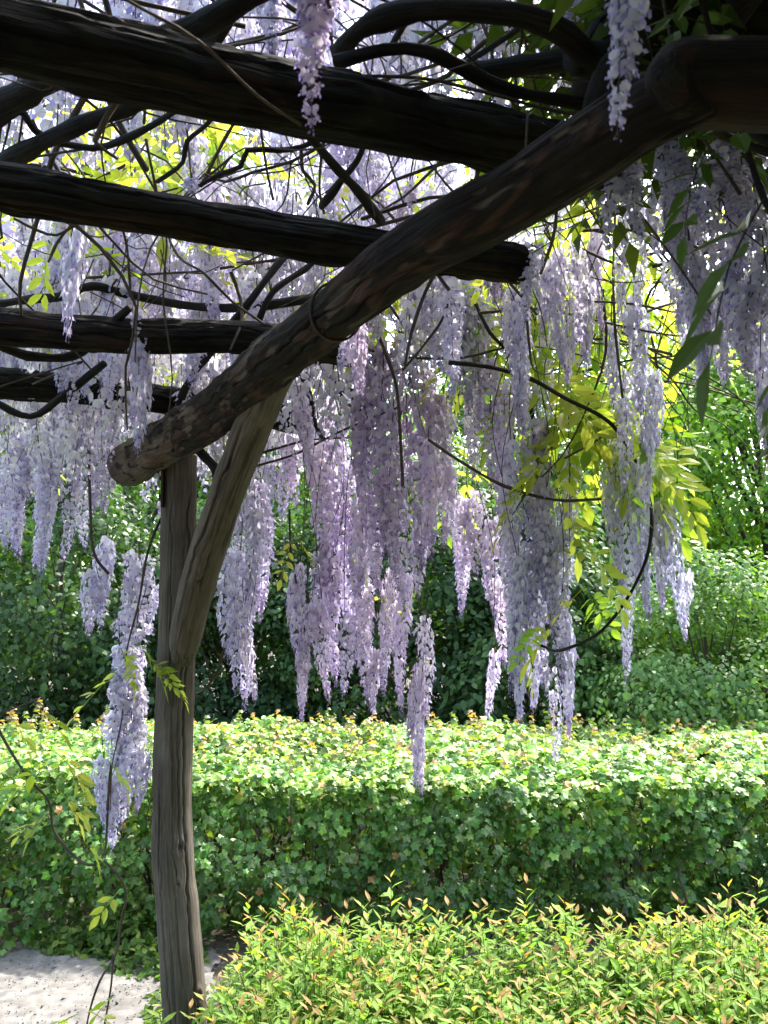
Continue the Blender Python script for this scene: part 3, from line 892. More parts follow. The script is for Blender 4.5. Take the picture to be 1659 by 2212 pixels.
# lower left sprig leaves
for (px, py, y, yaw, s) in [(70, 1520, 2.2, -1.2, .5), (20, 1545, 2.2, -1.0, .5), (10, 1600, 2.25, 2.2, .45), (120, 1625, 2.3, -1.4, .55), (100, 1650, 2.3, 1.9, .55), (150, 1660, 2.3, -1.8, .5), (50, 1660, 2.3, 1.4, .5), (130, 1710, 2.3, -1.2, .45),
                            (110, 1755, 2.3, 1.6, .45), (150, 1725, 2.3, -2.2, .4), (180, 1815, 2.3, -1.3, .35), (85, 1770, 2.3, 1.2, .4), (230, 1640, 2.5, -1.2, .5), (260, 1920, 2.5, 2.5, .4), (250, 2150, 2.3, 1.3, .35), (195, 2185, 2.2, -1.3, .5), (170, 2190, 2.2, 1.5, .5)]:
    leaf_at(at_y(px, py, y), yaw, rng.uniform(-.9, -.2), s * 1.9, rng.normal() * .3, SPRIG)

# leafy roof of the pergola and an added light-blocking curtain (beyond what can be counted)
def leaf_mass(name, n, sampler, seed, colors, lite=True, smin=.9, smax=1.3):
    r = np.random.default_rng(seed)
    variants = [pinnate(200 + i, pairs=4, L=0.2, lite=lite) for i in range(4)]
    Vs, Fs, Ts, off = [], [], [], 0
    for i in range(4):
        TV, TF = variants[i]
        m = n // 4
        P = sampler(r, m)
        m = len(P)
        nr = unit(r.normal(size=(m, 3)) * .55 + [0, 0, 1])
        R = basis(nr, r.uniform(0, 6.28, m), up=np.tile([1.0, 0, 0], (m, 1)))
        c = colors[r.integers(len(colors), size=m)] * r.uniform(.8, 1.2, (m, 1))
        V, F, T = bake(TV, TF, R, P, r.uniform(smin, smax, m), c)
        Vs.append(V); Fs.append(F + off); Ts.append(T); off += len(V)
    return link(name, mesh(name, np.vstack(Vs) - VO, np.vstack(Fs), M_WLEAF, tint=np.vstack(Ts)), vine)


def roof_and_blocker(r, m):
    P = np.stack([r.uniform(-4.2, 2.4, m), r.uniform(-4.5, 1.5, m), 2.42 + np.abs(r.normal(size=m)) * .22], 1)
    keep = (P[:, 2] - EYE) / np.maximum(P[:, 1], 0.01) > 1.15
    P = P[keep | (P[:, 1] < 0.3)]
    m3 = m // 6
    Q = np.stack([r.uniform(.28, 2.0, m3), r.uniform(.6, 2.0, m3), r.uniform(2.5, 2.95, m3)], 1)
    P = np.vstack([P, Q[noise2(Q[:, 0] * 4, Q[:, 1] * 4, 8) > -.5]])
    m2 = m // 2                                  # added unseen leaf curtain behind and beside, blocking low light
    a = r.uniform(0, 1, m2)
    B = np.where((a < .6)[:, None], np.stack([r.uniform(-4.2, 2.6, m2), r.uniform(-3.4, -2.6, m2), r.uniform(.2, 2.6, m2)], 1),
                 np.stack([r.uniform(2.3, 2.8, m2), r.uniform(-3.4, .6, m2), r.uniform(.4, 2.6, m2)], 1))
    return np.vstack([P, B])


def roof_far(r, m):
    P = np.stack([r.uniform(-4.0, 1.3, m), r.uniform(1.3, 4.0, m), 2.5 + np.abs(r.normal(size=m)) * .28], 1)
    c = noise2(P[:, 0] * 1.6, P[:, 1] * 1.6, 77)
    return P[(c > 0.0) & (P[:, 1] > 1.9)]


tag(leaf_mass('roof_and_blocker_foliage', 13000, roof_and_blocker, 1, YG[[0, 2, 2]] * .22), kind='stuff')  # darkened leaf colours; roof plus the added unseen curtain that blocks light
tag(leaf_mass('sunlit_foliage', 2600, roof_far, 2, YG, lite=False, smin=.65, smax=.95), kind='stuff')

# ------------------------------------------------------------------ wisteria: stems
def stem(name, pts, sides=10, seed=0, mat=M_VINE, rough=.08, step=.02):
    V, F, G = tube(np.array(pts), sides, step=step, rough=rough, seed=seed, bump_len=.05)
    return link(name, mesh(name, V - VO, F, mat, smooth=True, grain=G + seed), vine)


# picture polyline, height or distance, radius px at start / end
ZB = HR + 0.09
BR = [
 ([(-40, 250), (80, 190), (165, 140), (390, 75), (540, -10), (760, -120)], 'z', ZB, 30, 24),
 ([(-40, 375), (110, 300), (200, 260), (330, 205), (450, 100), (510, 10), (600, -140)], 'z', ZB + .03, 20, 17),
 ([(-30, 290), (40, 240), (60, 262), (100, 300), (200, 320), (260, 305), (330, 270), (390, 232)], 'z', ZB + .06, 9, 8),
 ([(640, 262), (720, 355), (770, 410), (822, 478)], 'z', ZB - .02, 10, 12),
 ([(500, 200), (445, 270), (405, 305), (395, 350), (370, 372), (340, 392)], 'z', ZB + .05, 5, 5),
 ([(430, 402), (480, 375), (520, 360), (535, 325), (600, 325), (650, 318), (740, 280)], 'z', ZB + .02, 5, 6),
 ([(435, 402), (475, 320), (515, 250)], 'z', ZB + .1, 4, 4),
 ([(790, 300), (770, 350), (735, 392), (695, 445)], 'z', ZB, 8, 10),
 ([(700, 460), (690, 400), (700, 300), (720, 240)], 'z', ZB + .1, 3, 4),
 ([(560, 255), (575, 360), (590, 430)], 'z', ZB, 3, 3),
 ([(650, 320), (655, 370), (680, 400), (665, 440)], 'z', ZB + .05, 4, 4),
 ([(735, 115), (760, 80), (800, 50), (860, 30), (960, 18), (1100, 30), (1200, 62), (1260, 110), (1320, 170)], 'z', ZB + .02, 22, 26),
 ([(725, 135), (830, 108), (920, 112), (1000, 148), (1080, 188), (1200, 215), (1340, 228)], 'z', ZB - .01, 15, 17),
 ([(1020, 155), (1130, 140), (1260, 122), (1340, 110)], 'z', ZB + .05, 24, 30),
 ([(1000, 140), (1080, 90), (1150, 42)], 'z', ZB + .12, 7, 7),
 ([(845, 100), (880, 38)], 'z', ZB + .1, 8, 8), ([(905, 92), (1000, 28)], 'z', ZB + .12, 4, 4),
 ([(700, 165), (900, 168), (1050, 200), (1200, 240), (1340, 258)], 'z', ZB - .04, 4, 4),
 ([(160, 480), (125, 522), (105, 565)], 'z', ZB, 4, 3), ([(30, 472), (80, 497), (122, 508), (170, 480)], 'z', ZB, 3, 4),
 ([(260, 480), (275, 540), (282, 640)], 'z', ZB + .05, 3, 3),
 # over the third log
 ([(-30, 660), (60, 648), (140, 640), (200, 618), (290, 640), (420, 662), (530, 664), (640, 650), (700, 640)], 'y', 2.2, 9, 11),
 ([(500, 700), (545, 645), (600, 570), (640, 530)], 'y', 2.1, 9, 7), ([(560, 690), (590, 630), (660, 580), (700, 545)], 'y', 2.15, 8, 6),
 ([(280, 665), (230, 710), (160, 768), (60, 768), (-30, 735)], 'y', 1.95, 9, 12),
 ([(225, 785), (170, 830), (130, 860), (65, 900), (-20, 865)], 'y', 2.05, 8, 8),
 ([(560, 690), (500, 725), (450, 765), (400, 840), (388, 900), (405, 945), (440, 985), (466, 1015), (470, 1045)], 'y', 2.6, 8, 11),
 ([(185, 600), (370, 590), (440, 585), (600, 560)], 'y', 2.3, 3, 3),
 # behind the beam on the right
 ([(650, 790), (690, 780), (730, 830), (770, 865), (768, 960)], 'y', 2.85, 9, 9),
 ([(640, 800), (668, 850), (680, 915), (700, 950)], 'y', 2.85, 7, 5), ([(700, 790), (760, 880), (800, 860)], 'y', 2.9, 4, 3),
 ([(480, 1030), (560, 1005), (640, 980), (740, 930), (860, 880)], 'y', 2.75, 3, 2.5), ([(560, 980), (660, 952), (760, 945)], 'y', 2.9, 3, 2),
 ([(820, 730), (855, 830), (865, 950), (870, 1050)], 'y', 2.6, 4, 3), ([(975, 600), (960, 680), (920, 740), (870, 800)], 'y', 2.4, 3, 3),
 ([(1020, 640), (1060, 720), (1110, 770), (1130, 830), (1150, 900), (1160, 990)], 'y', 2.5, 4, 5), ([(970, 783), (1040, 790), (1110, 806), (1160, 825), (1220, 860), (1300, 900), (1340, 940), (1380, 1010), (1400, 1070), (1408, 1130), (1395, 1210), (1350, 1300), (1290, 1370), (1210, 1405), (1170, 1395)], 'y', 2.35, 5, 3),
 ([(925, 950), (1000, 1000), (1090, 1050), (1200, 1080), (1300, 1078)], 'y', 2.4, 3.5, 3), ([(1030, 540), (1100, 610), (1160, 680)], 'y', 2.2, 3.5, 3),
 ([(1330, 440), (1325, 560), (1328, 700), (1345, 860)], 'y', 2.2, 3, 3), ([(1300, 350), (1360, 420), (1440, 560), (1560, 640), (1680, 720)], 'y', 2.0, 3, 2.5),
 ([(1200, 650), (1350, 655), (1460, 675)], 'y', 2.2, 2.5, 2.5), ([(1220, 990), (1290, 950), (1390, 880), (1450, 870)], 'y', 2.4, 3, 2),
 # near canes at upper right
 ([(1510, -20), (1560, 160), (1610, 310), (1650, 430), (1700, 520)], 'y', .95, 6, 8), ([(1500, 265), (1580, 300), (1700, 345)], 'y', 1.0, 9, 10),
 ([(1430, -20), (1450, 90), (1500, 260), (1600, 420)], 'y', 1.05, 4, 4), ([(1140, 240), (1135, 330)], 'y', 1.0, 3, 3), ([(1215, 262), (1170, 300), (1135, 335)], 'y', 1.0, 3, 2),
 # thick old limbs gathered at the upper right
 ([(1290, 250), (1330, 150), (1390, 60), (1440, -60)], 'y', 1.12, 42, 40), ([(1240, 120), (1340, 130), (1460, 150), (1700, 120)], 'y', 1.15, 38, 44), ([(1400, -60), (1480, 60), (1600, 110), (1720, 210)], 'y', 1.1, 36, 40),
 ([(1480, 170), (1560, 60), (1650, -40)], 'y', 1.08, 34, 34), ([(1550, 230), (1640, 290), (1760, 360)], 'y', 1.12, 16, 16), ([(1450, 20), (1600, 20), (1760, 60)], 'y', 1.2, 44, 44), ([(1340, 20), (1290, 90), (1270, 200)], 'y', 1.3, 26, 30),
 # long thin rope-like cane
 ([(240, -20), (300, 15), (430, 90), (560, 210), (650, 270)], 'z', HR - .07, 4, 3.5),
 ([(315, 300), (335, 400), (350, 470), (385, 553), (440, 590), (500, 650), (570, 700)], 'y', 1.75, 3, 3),
 # lower left hanging canes
 ([(175, 870), (190, 960), (195, 1100), (203, 1195), (235, 1240)], 'y', 3.0, 3, 3), ([(348, 1120), (330, 1160), (315, 1210), (300, 1300), (275, 1400), (268, 1480), (262, 1560), (243, 1650), (238, 1750)], 'y', 2.85, 3.2, .8),
 ([(-30, 1520), (10, 1600), (60, 1680), (105, 1730), (115, 1790), (150, 1840), (190, 1868), (215, 1860), (228, 1830), (232, 1760), (240, 1650)], 'y', 2.75, 3, 2.6),
 ([(225, 1860), (262, 1900), (272, 1940), (262, 1990), (250, 2060), (215, 2120), (190, 2200), (180, 2290)], 'y', 2.75, 2.8, 2), ([(-20, 1545), (30, 1530), (80, 1510)], 'y', 2.3, 2, 1.5),
 ([(245, 2060), (240, 2130), (225, 2220), (215, 2300)], 'y', 2.7, 2, 2), ([(485, 1400), (470, 1450), (440, 1490), (415, 1500)], 'y', 2.95, 3, 2), ([(625, 1100), (628, 1180), (640, 1260)], 'y', 3.0, 2.5, 2),
 ([(70, 830), (180, 780), (0, 835)], 'y', 2.1, 2, 2),
]
for i, (pl, mode, h, r0, r1) in enumerate(BR):
    pts = []
    for j, (px, py) in enumerate(pl):
        t = j / (len(pl) - 1)
        q = at_z(px, py, h) if mode == 'z' else at_y(px, py, h)
        if mode == 'y':
            q = at_y(px, py, h + .05 * math.sin(j * 1.3 + i))
        rr = (r0 + (r1 - r0) * t) * q[1] / FPX
        pts.append([*q, rr])
    big = max(r0, r1) > 12
    stem('vine_stem', pts, sides=20 if big else 10, seed=i * 3 + 1, mat=M_VINE if max(r0, r1) > 4.5 else M_TWIG, rough=.22 if big else .18)

# twig tangle: one mass of thin shoots, plus the hanging shoot each raceme grows from
tv, tf, tg, off = [], [], [], 0
def add_twig(pts, sides=4, step=.05, seed=0):
    global off
    V, F, G = tube(np.array(pts), sides, step=step, rough=0, cap=False)
    tv.append(V); tf.append(F[0] + off); tg.append(G + seed); off += len(V)


for i, p in enumerate(HANG):
    if p[2] < 1.95 and p[0] < -.6:
        add_twig([[p[0], p[1], p[2] - .02, .0012], [p[0] + rng.normal() * .02, p[1], p[2] + .06, .0014]], seed=i)
    elif p[2] < 2.33:
        top = 2.40 + rng.uniform(0, .2)
        dx, dy = rng.normal() * .05, rng.normal() * .05
        hh = top - p[2]
        w1, w2 = rng.normal(size=2) * .03, rng.normal(size=2) * .04
        add_twig([[p[0], p[1], p[2] - .02, .0010], [p[0] + dx * .2 + w1[0], p[1] + w1[1], p[2] + hh * .3, .0012], [p[0] + dx * .6 + w2[0], p[1] + w2[1], p[2] + hh * .65, .0014], [p[0] + dx, p[1] + dy, top, .002]], seed=i)
    else:
        add_twig([[p[0], p[1], p[2] - .02, .0014], [p[0] + rng.normal() * .03, p[1], p[2] + .08, .002]], seed=i)
for i in range(170):
    px, py = rng.uniform(-100, 1450), rng.uniform(-100, 640)
    h = rng.uniform(2.36, 2.75)
    q = at_z(px, py, h) if at_z(px, py, h)[1] < 4.2 and ray(px, py)[2] > 0.02 else None
    if q is None:
        continue
    a = rng.uniform(0, 6.28)
    L = rng.uniform(.2, .7)
    d = np.array([math.cos(a), math.sin(a), rng.normal() * .25])
    r0 = rng.choice([.0018, .0026, .004, .006], p=[.4, .3, .2, .1])
    pts, c = [], q.copy()
    for j in range(5):
        pts.append([*c, r0 * (1 - j * .12)])
        d = unit(d + rng.normal(size=3) * .35)
        c = c + d * L / 4
    add_twig(pts, seed=i)
for i in range(60):   # long shoots that carry the flowers on the right
    x0 = rng.uniform(-.1, 1.1); y0 = rng.uniform(1.5, 3.1)
    c = np.array([x0, y0, rng.uniform(2.32, 2.6)]); d = unit(np.array([rng.uniform(-.3, 1), rng.uniform(-.2, .6), .1]))
    pts = []
    for j in range(6):
        pts.append([*c, .0045 - j * .0006]); d = unit(d + rng.normal(size=3) * .25 + [0, 0, -.03]); c = c + d * .16
    add_twig(pts, seed=i)
o = link('twig_tangle', mesh('twig_tangle', np.vstack(tv) - VO, np.vstack(tf), M_TWIG, smooth=True, grain=np.vstack(tg)), vine)
tag(o, kind='stuff')

# ------------------------------------------------------------------ clipped field-maple hedge
def maple():
    pts = []
    lob = [(-150, .42), (-122, .66), (-95, .58), (-60, .92), (-28, .68), (0, 1.05), (28, .68), (60, .92), (95, .58), (122, .66), (150, .42)]
    V = [[0, 0.0, 0], ]
    for a, r in lob:
        a = math.radians(a)
        V.append([math.sin(a) * r * .62, .3 + math.cos(a) * r * .62, -.12 * r * r + .06 * math.cos(3 * a)])
    F = [[0, i + 1, i] for i in range(1, len(lob))]
    V[0] = [0, .22, .06]
    return np.array(V, float), np.array(F)


MV, MF = maple()
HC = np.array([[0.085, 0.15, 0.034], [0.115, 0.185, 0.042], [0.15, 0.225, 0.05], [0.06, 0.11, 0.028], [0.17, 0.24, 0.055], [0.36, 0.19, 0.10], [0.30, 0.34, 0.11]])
HY0, HY1, HH, HX0, HX1 = 4.5, 6.3, 0.79, -3.6, 4.2
hedge = empty('hedge', (0.3, 5.1, 0), 'long clipped field maple hedge with a flat pale green top and reddish tips', 'hedge')
HO = np.array([0.3, 5.1, 0])


def hedge_pts(r, nf, nt):
    # front face: leaves gathered round the ends of the clipped twigs
    nc = nf // 11
    cx_, cz_ = r.uniform(HX0, HX1, nc), r.uniform(0.03, HH, nc)
    cd_ = r.uniform(-.03, .06, nc) + .05 * noise2(cx_ * 9, cz_ * 9, 36)
    ic = r.integers(nc, size=nf)
    x = cx_[ic] + r.normal(size=nf) * .035; z = np.clip(cz_[ic] + r.normal(size=nf) * .035, .02, HH)
    bumps = .10 * noise2(x * 2.2, z * 3.0, 31) + .07 * noise2(x * 6, z * 7, 32)
    dep = r.exponential(.035, nf)
    corner = np.clip((z - HH + .30) / .30, 0, 1) ** 2 * .20
    y = HY0 + bumps * .8 + dep + cd_[ic] + corner + .06 * (z < .15)
    P1 = np.stack([x, y, z], 1)
    N1 = np.stack([r.normal(size=nf) * .55, np.full(nf, -.75), .85 + r.normal(size=nf) * .5], 1)
    # top
    x = r.uniform(HX0, HX1, nt); y = HY0 + .05 + (HY1 - HY0) * r.uniform(0, 1, nt) ** 1.25
    bumps = .045 * noise2(x * 2.5, y * 2.5, 33) + .03 * noise2(x * 9, y * 9, 34)
    z = HH + bumps - r.exponential(.035, nt) + .02 - .07 * np.clip(1 - (y - HY0) / .3, 0, 1) ** 2
    P2 = np.stack([x, y, z], 1)
    N2 = np.stack([r.normal(size=nt) * .45, -.25 + r.normal(size=nt) * .45, np.ones(nt)], 1)
    return np.vstack([P1, P2]), np.vstack([N1, N2]), np.concatenate([np.zeros(nf), np.ones(nt)]), np.concatenate([dep, np.zeros(nt)])


r = np.random.default_rng(3)
P, N, top, dep = hedge_pts(r, 17000, 19000)
n = len(P)
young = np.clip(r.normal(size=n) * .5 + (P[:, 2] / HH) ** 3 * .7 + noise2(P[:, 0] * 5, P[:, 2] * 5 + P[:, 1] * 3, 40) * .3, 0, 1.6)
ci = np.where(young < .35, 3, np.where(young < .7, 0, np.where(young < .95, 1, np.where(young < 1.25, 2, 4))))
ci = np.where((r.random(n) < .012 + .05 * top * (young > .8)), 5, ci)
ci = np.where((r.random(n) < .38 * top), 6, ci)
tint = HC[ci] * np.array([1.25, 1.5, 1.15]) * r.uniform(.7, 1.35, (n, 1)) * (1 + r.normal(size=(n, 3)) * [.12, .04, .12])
S = r.uniform(.034, .062, n)
R = basis(unit(N), r.normal(size=n) * .9, up=np.tile([0, -.4, -1.0], (n, 1)) + r.normal(size=(n, 3)) * .3)
# 280 leaves that show largest are parts, the rest one mass
score = S * (P[:, 1] < HY0 + .05) * (np.abs(P[:, 0]) < 1.9) * (dep < .03) * (P[:, 2] > .15) * r.uniform(.7, 1, n)
pick = np.argsort(-score)[:280]
rest = np.ones(n, bool); rest[pick] = False
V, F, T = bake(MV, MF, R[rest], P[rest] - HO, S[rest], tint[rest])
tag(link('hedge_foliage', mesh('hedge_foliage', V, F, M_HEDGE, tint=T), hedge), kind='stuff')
lm = [mesh('leaf', MV, MF, M_HEDGE, tint=np.repeat(HC[[c]], len(MV), 0)) for c in range(7)]
for i in pick:
    m4 = Matrix.Identity(4)
    for a in range(3):
        for b in range(3):
            m4[a][b] = float(R[i][a, b] * S[i])
        m4[a][3] = float(P[i][a] - HO[a])
    link('leaf', lm[int(ci[i])], hedge, m4)
# upright reddish shoots standing above the clipped top
SV, SF, ST, off = [], [], [], 0
tw = [[], [], [], 0]
nsh = 420
for i in range(nsh):
    x = r.uniform(HX0 + .1, HX1 - .1); y = HY0 + .15 + (HY1 - HY0 - .1) * r.uniform(0, 1) ** .8
    h = r.uniform(.04, .15) * (1 if r.random() < .85 else 1.5)
    base = np.array([x, y, HH - .02]); m = int(3 + h * 45)
    tt = np.linspace(.15, 1, m)
    lean = r.normal(size=2) * .15
    PP = base + np.stack([lean[0] * h * tt, lean[1] * h * tt, h * tt], 1)
    aa = np.arange(m) * 1.57 + r.uniform(0, 6)
    NN = np.stack([np.cos(aa) * .5, np.sin(aa) * .5, np.full(m, .9)], 1)
    UU = np.stack([np.cos(aa), np.sin(aa), -.35 + .5 * tt], 1)
    c = HC[4] * (1 - tt[:, None] ** 2) + np.where(r.random() < .55, 1, 0) * HC[5] * tt[:, None] ** 2 + np.array([.03, .03, 0]) * tt[:, None]
    c = np.maximum(c, HC[4] * .8)
    V, F, T = bake(MV, MF, basis(unit(NN), np.zeros(m), up=UU), PP - HO, (.058 - .022 * tt) * r.uniform(.9, 1.1), c)
    SV.append(V); SF.append(F + off); ST.append(T); off += len(V)
tag(link('upright_shoots', mesh('upright_shoots', np.vstack(SV), np.vstack(SF), M_HEDGE, tint=np.vstack(ST)), hedge), kind='stuff')
# inner twigs and stems of the hedge
HV, HF, HG, off = [], [], [], 0
for i in range(900):
    x = r.uniform(HX0, HX1); y = r.uniform(HY0 + .06, HY1 - .1); z0 = r.uniform(0, .3)
    pts = [[x, y, z0 if i > 60 else -.02, .006 if i > 60 else .016]]
    for j in range(4):
        q = pts[-1]
        pts.append([q[0] + r.normal() * .05, q[1] + r.normal() * .05, min(q[2] + r.uniform(.06, .18), HH - .03), max(q[3] * .7, .002)])
    V, F, G = tube(np.array(pts), 4, step=.08, cap=False)
    HV.append(V); HF.append(F[0] + off); HG.append(G); off += len(V)
tag(link('inner_twigs', mesh('inner_twigs', np.vstack(HV) - HO, np.vstack(HF), M_TRUNK, grain=np.vstack(HG)), hedge), kind='stuff')
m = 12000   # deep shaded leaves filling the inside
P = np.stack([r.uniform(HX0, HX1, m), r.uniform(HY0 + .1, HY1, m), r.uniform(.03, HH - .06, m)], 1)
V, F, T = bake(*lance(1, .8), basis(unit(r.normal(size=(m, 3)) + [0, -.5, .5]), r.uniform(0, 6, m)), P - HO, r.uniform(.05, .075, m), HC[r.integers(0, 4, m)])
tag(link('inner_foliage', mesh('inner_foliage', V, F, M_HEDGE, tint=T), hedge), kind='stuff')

# ------------------------------------------------------------------ low yellow-green shrub bed
bed = empty('low_shrub', (0.6, 2.8, 0), 'dense low shrub with narrow yellow-green leaves and bronze shoot tips below the hedge', 'shrub')
BO = np.array([0.6, 2.8, 0])
LV, LF = lance(1, .36, .08, .14)


def shoot_arrays(seed, h=0.5):
    r = np.random.default_rng(seed)
    m = int(h / .018)
    t = ((np.arange(m) + .5) / m) ** .75
    lean = r.normal(size=2) * .09
    curve = np.stack([lean[0] * t ** 1.4, lean[1] * t ** 1.4, h * t], 1)
    aa = np.arange(m) * 2.4 + r.uniform(0, 6)
    lift = .15 + 1.1 * t ** 2 + r.normal(size=m) * .2
    U = np.stack([np.cos(aa), np.sin(aa), lift], 1)
    N = np.stack([-np.cos(aa) * lift * .6, -np.sin(aa) * lift * .6, np.ones(m)], 1) + r.normal(size=(m, 3)) * .2
    S = (.070 - .030 * t ** 5) * r.uniform(.75, 1.15, m)
    green = np.array([0.08, 0.17, 0.045]); yel = np.array([0.205, 0.33, 0.06]) * r.uniform(.85, 1.1); bro = np.array([0.42, 0.20, 0.11])
    k = np.clip(t * 1.15 - .1 + r.normal(size=m) * .22, 0, 1)[:, None]
    c = green * (1 - k) + yel * k
    b = (np.clip((t - .92) / .08, 0, 1) * (1.0 if seed % 3 else .4))[:, None]
    c = c * (1 - b) + bro * b
    V, F, T = bake(LV, LF, basis(unit(N), np.zeros(m), up=unit(U)), curve, S, c)
    A, AF, _ = tube(np.array([[0, 0, -.03, .0025], [lean[0] * .35, lean[1] * .35, h * .5, .002], [lean[0], lean[1], h, .001]]), 3, step=h / 4, cap=False)
    f = AF[0]
    F = np.vstack([F, np.vstack([f[:, [0, 1, 2]], f[:, [0, 2, 3]]]) + len(V)])
    T = np.vstack([T, np.repeat(np.array([[.12, .08, .04]]), len(A), 0)])
    return np.vstack([V, A]), F, T


SHO = [shoot_arrays(500 + i, .46) for i in range(9)]
SHM = [mesh('shoot', *s[:2], M_SHOOT, tint=s[2]) for s in SHO]
r = np.random.default_rng(12)
spots = []
while len(spots) < 4700:
    x, y = r.uniform(-.95, 3.0), r.uniform(1.25, 3.4)
    edge = -.68 + .05 * math.sin(y * 7) - .10 * (y < 2.7)
    if x < edge or math.hypot(x + .62, y - 2.9) < .10:
        continue
    far = float(np.clip((y - 1.3) / 2.0, 0, 1))
    h = (.40 + .06 * math.sin(x * 4.1) * math.cos(y * 3.3) + .10 * far) * r.uniform(.86, 1.1)
    if r.random() < .035 and y > 2.7:
        h *= 1.2
    h *= float(np.clip((x - edge) / .3, .45, 1))
    spots.append((x, y, h, r.uniform(0, 6.28)))
spots = np.array(spots)
px_ = spots[:, 0] / spots[:, 1]
vis = (np.abs(px_) < .45) & (spots[:, 1] > 2.0)
d_ = np.where(vis, spots[:, 1], 99)
near = np.argsort(d_)[:290]
isn = np.zeros(len(spots), bool); isn[near] = True
for (x, y, h, a) in spots[isn]:
    Mx = Matrix.Translation(Vector((x - BO[0], y - BO[1], 0))) @ Matrix.Rotation(a, 4, 'Z') @ Matrix.Diagonal((1, 1, h / .46, 1))
    link('shoot', SHM[int(a * 100) % 9], bed, Mx)
SV, SF, ST, off = [], [], [], 0
for i, (x, y, h, a) in enumerate(spots[~isn]):
    V, F, T = SHO[i % 9]
    R = np.array([[math.cos(a), -math.sin(a), 0], [math.sin(a), math.cos(a), 0], [0, 0, 1]])
    SV.append((V * [1, 1, h / .46]) @ R.T + [x - BO[0], y - BO[1], 0]); SF.append(F + off); ST.append(np.clip(T * r.uniform(.8, 1.25), 0, 1)); off += len(V)
tag(link('shoot_mass', mesh('shoot_mass', np.vstack(SV).astype(np.float32), np.vstack(SF), M_SHOOT, tint=np.vstack(ST)), bed), kind='stuff')

# stone at the post foot
r = np.random.default_rng(4)
U_, V_ = np.meshgrid(np.linspace(0, 2 * np.pi, 33)[:-1], np.linspace(.02, math.pi / 2 + .3, 14))
rad = 1 + .06 * noise2(U_ * 1.3 * np.minimum(1, 1), V_ * 3, 61) * np.minimum(1, np.minimum(U_, 2 * np.pi - U_))
SVt = np.stack([np.sin(V_) * np.cos(U_) * .15 * rad, np.sin(V_) * np.sin(U_) * .12 * rad, np.cos(V_) * .37 * rad], 2).reshape(-1, 3)
idx = np.arange(14 * 32).reshape(14, 32)
q = np.stack([idx[:-1], idx[1:], np.roll(idx[1:], -1, 1), np.roll(idx[:-1], -1, 1)], 2).reshape(-1, 4)
sc_ = at_y(392, 2212, 2.35)
st_o = link('mossy_stone', mesh('mossy_stone', SVt, [q, idx[0][None, ::-1]], M_STONE, smooth=True))
st_o.location = (sc_[0], 2.45, 0.0)
tag(st_o, 'grey rounded stone at the foot of the pergola post', 'stone')

# weeds between path and hedge
wd = [[], [], [], 0]
def weed_patch(name, label, cx, cy, rx, ry, n, hmax, seed, cols, wscale=1.0):
    r = np.random.default_rng(seed)
    m = n
    a = r.uniform(0, 6.28, m); d = np.sqrt(r.random(m))
    P = np.stack([cx + rx * d * np.cos(a), cy + ry * d * np.sin(a), hmax * r.random(m) ** 1.5 * (1.05 - d ** 2)], 1)
    N = unit(r.normal(size=(m, 3)) * .6 + [0, -.4, 1])
    V, F, T = bake(*lance(1, .62 * wscale), basis(N, r.uniform(0, 6, m)), P, r.uniform(.03, .055, m), cols[r.integers(len(cols), size=m)] * r.uniform(.8, 1.2, (m, 1)))
    return V, F, T
wc = np.array([[.07, .14, .03], [.11, .19, .04], [.05, .1, .025], [.16, .22, .05]])
acc = [[], [], []]; off = 0
for (cx, cy, rx, ry, n, h, s) in [(-1.35, 4.4, .3, .12, 900, .15, 1), (-1.05, 4.25, .25, .2, 700, .12, 2), (-.85, 3.8, .12, .25, 350, .08, 3), (-.8, 2.7, .08, .3, 350, .16, 5), (-1.22, 4.42, .09, .08, 500, .42, 6), (-.84, 2.2, .08, .25, 350, .25, 7)]:
    V, F, T = weed_patch('', '', cx, cy, rx, ry, n, h, s, wc)
    acc[0].append(V); acc[1].append(F + off); acc[2].append(T); off += len(V)
tag(link('weeds', mesh('weeds', np.vstack(acc[0]), np.vstack(acc[1]), M_SHOOT, tint=np.vstack(acc[2]))), kind='stuff')

# ------------------------------------------------------------------ shrubs and trees behind the hedge
TLV, TLF = lance(1, .66, .12, .1)
TLV2, TLF2 = TLV[[0, 1, 3, 4, 6, 7]], np.array([[0, 2, 1], [1, 2, 4], [1, 4, 3], [3, 4, 5]])


